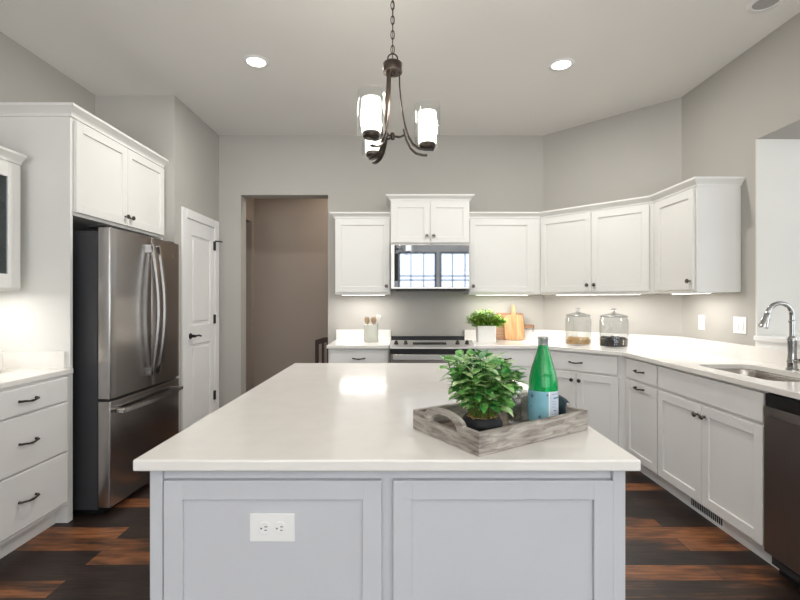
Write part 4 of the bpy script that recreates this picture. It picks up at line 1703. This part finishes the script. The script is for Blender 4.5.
# jars
def jar(label, x, y, R, h, fill, material, bits, grp='lidded glass jars'):
    o_ = thing('glass_jar', label, 'jar', (x, y, CT1), 0, grp)
    m_ = MB()
    m_.lathe([(0.0, 0.0005), (R - 0.006, 0.0005), (R, 0.008), (R, h - 0.03), (R - 0.010, h - 0.012), (R - 0.012, h), (R - 0.016, h), (R - 0.015, h - 0.014), (R - 0.005, h - 0.032), (R - 0.005, 0.012), (0.0, 0.010)], 40)
    m_.build('jar', M_JARGLASS, o_, True)
    m_ = MB()
    m_.lathe([(R - 0.03, h - 0.004), (R - 0.004, h + 0.001), (R - 0.003, h + 0.008), (R - 0.02, h + 0.014), (0.03, h + 0.030), (0.012, h + 0.036), (0.010, h + 0.046), (0.022, h + 0.058), (0.020, h + 0.070), (0.0, h + 0.076)], 36)
    m_.build('lid', M_LID, o_, True)
    m_ = MB()
    m_.lathe([(0.0, 0.0115), (R - 0.008, 0.0125), (R - 0.007, fill * 0.85), (R - 0.02, fill * 0.9), (0.0, fill * 0.93)], 32)
    for i in range(90):
        rr = (R - 0.022) * math.sqrt(random.random())
        a_ = random.random() * 2 * PI
        s_ = random.uniform(0.007, 0.012)
        Mx = Matrix.Translation((rr * math.cos(a_), rr * math.sin(a_), fill - 0.004 + random.uniform(-0.004, 0.008))) @ Matrix.Rotation(random.random() * 6, 4, 'Z') @ Matrix.Rotation(random.random(), 4, 'X')
        m_.lathe([(0, -s_ * 0.6), (s_ * 0.8, -s_ * 0.3), (s_, 0), (s_ * 0.8, s_ * 0.3), (0, s_ * 0.6)], 7, M=Mx @ Matrix.Diagonal((1.3, 0.8, 1, 1)))
    f_ = m_.build('filling', material, o_, True)
    f_['kind'] = 'stuff'
    return o_


M_LID = thin_glass('lid_glass', (222, 225, 226), 0.03, 0.7, 0.06)
M_JARGLASS = thin_glass('jar_glass', (246, 247, 247), 0.02, 0.6, 0.04)
random.seed(3)
j1 = jar('lidded glass jar partly filled with tan treats, the left of the pair', 1.618, 4.087, 0.112, 0.262, 0.062, M_TREAT, 0)
j2 = jar('lidded glass jar partly filled with dark contents, the right of the pair', 1.838, 3.868, 0.116, 0.262, 0.085, M_COFFEE, 0)
for o_, pts_ in ((j1, ((-0.01, -0.094, 0.042), (0.012, -0.092, 0.04), (0.03, -0.088, 0.045))), (j2, ((0.03, -0.1, 0.05),))):
    m = MB()
    for p in pts_:
        m.lathe([(0, -0.022), (0.008, -0.018), (0.006, 0), (0.008, 0.018), (0, 0.022)], 8, center=p)
    f_ = m.build('light_pieces', M_CREAM, o_, True)
    f_['label'] = 'cream coloured pieces against the glass'

# vessel at the far left edge of the counter
vs = thing('ceramic_canister', 'pale grey rounded canister on the left counter at the frame edge', 'canister', (-2.30, 2.47, CT1))
m = MB()
m.lathe([(0.0, 0.0005), (0.07, 0.0005), (0.088, 0.02), (0.094, 0.07), (0.088, 0.12), (0.07, 0.145), (0.05, 0.15), (0.0, 0.15)], 32)
m.build('body', M_PLANTER, vs, True)
m = MB()
m.lathe([(0.052, 0.1505), (0.052, 0.158), (0.02, 0.166), (0.01, 0.17), (0.014, 0.182), (0.0, 0.188)], 28)
m.build('lid', M_PLANTER, vs, True)

# ---------------------------------------------------------------- chair in the hall
chx, chy = px(322, 5.35) + 0.14, 5.3
hc = thing('dining_chair', 'dark wooden slat-back chair just inside the hall opening', 'chair', (chx, chy, 0))
for sx in (-1, 1):
    m = MB()
    m.tube([(sx * 0.19, 0.02, 0), (sx * 0.19, 0.0, 0.45), (sx * 0.19, -0.0, 0.84)], 0.02, 8, flat=(0.04, 0.03, (1, 0, 0)))
    m.build('back_post', M_CHAIR, hc)
    m = MB()
    m.box(sx * 0.19 - 0.018, sx * 0.19 + 0.018, 0.36, 0.396, 0, 0.43, 0.003)
    m.build('leg', M_CHAIR, hc)
MB().box(-0.21, 0.21, -0.01, 0.42, 0.43, 0.462, 0.008).build('seat', M_CHAIR, hc)
m = MB()
m.tube([(-0.20, 0, 0.82), (-0.1, 0.0, 0.85), (0, 0.0, 0.858), (0.1, 0.0, 0.85), (0.20, 0, 0.82)], 0.02, flat=(0.06, 0.028, (0, 0, 1)))
m.build('top_rail', M_CHAIR, hc)
for x in (-0.12, -0.06, 0, 0.06, 0.12):
    MB().box(x - 0.014, x + 0.014, -0.008, 0.008, 0.462, 0.84).build('slat', M_CHAIR, hc)
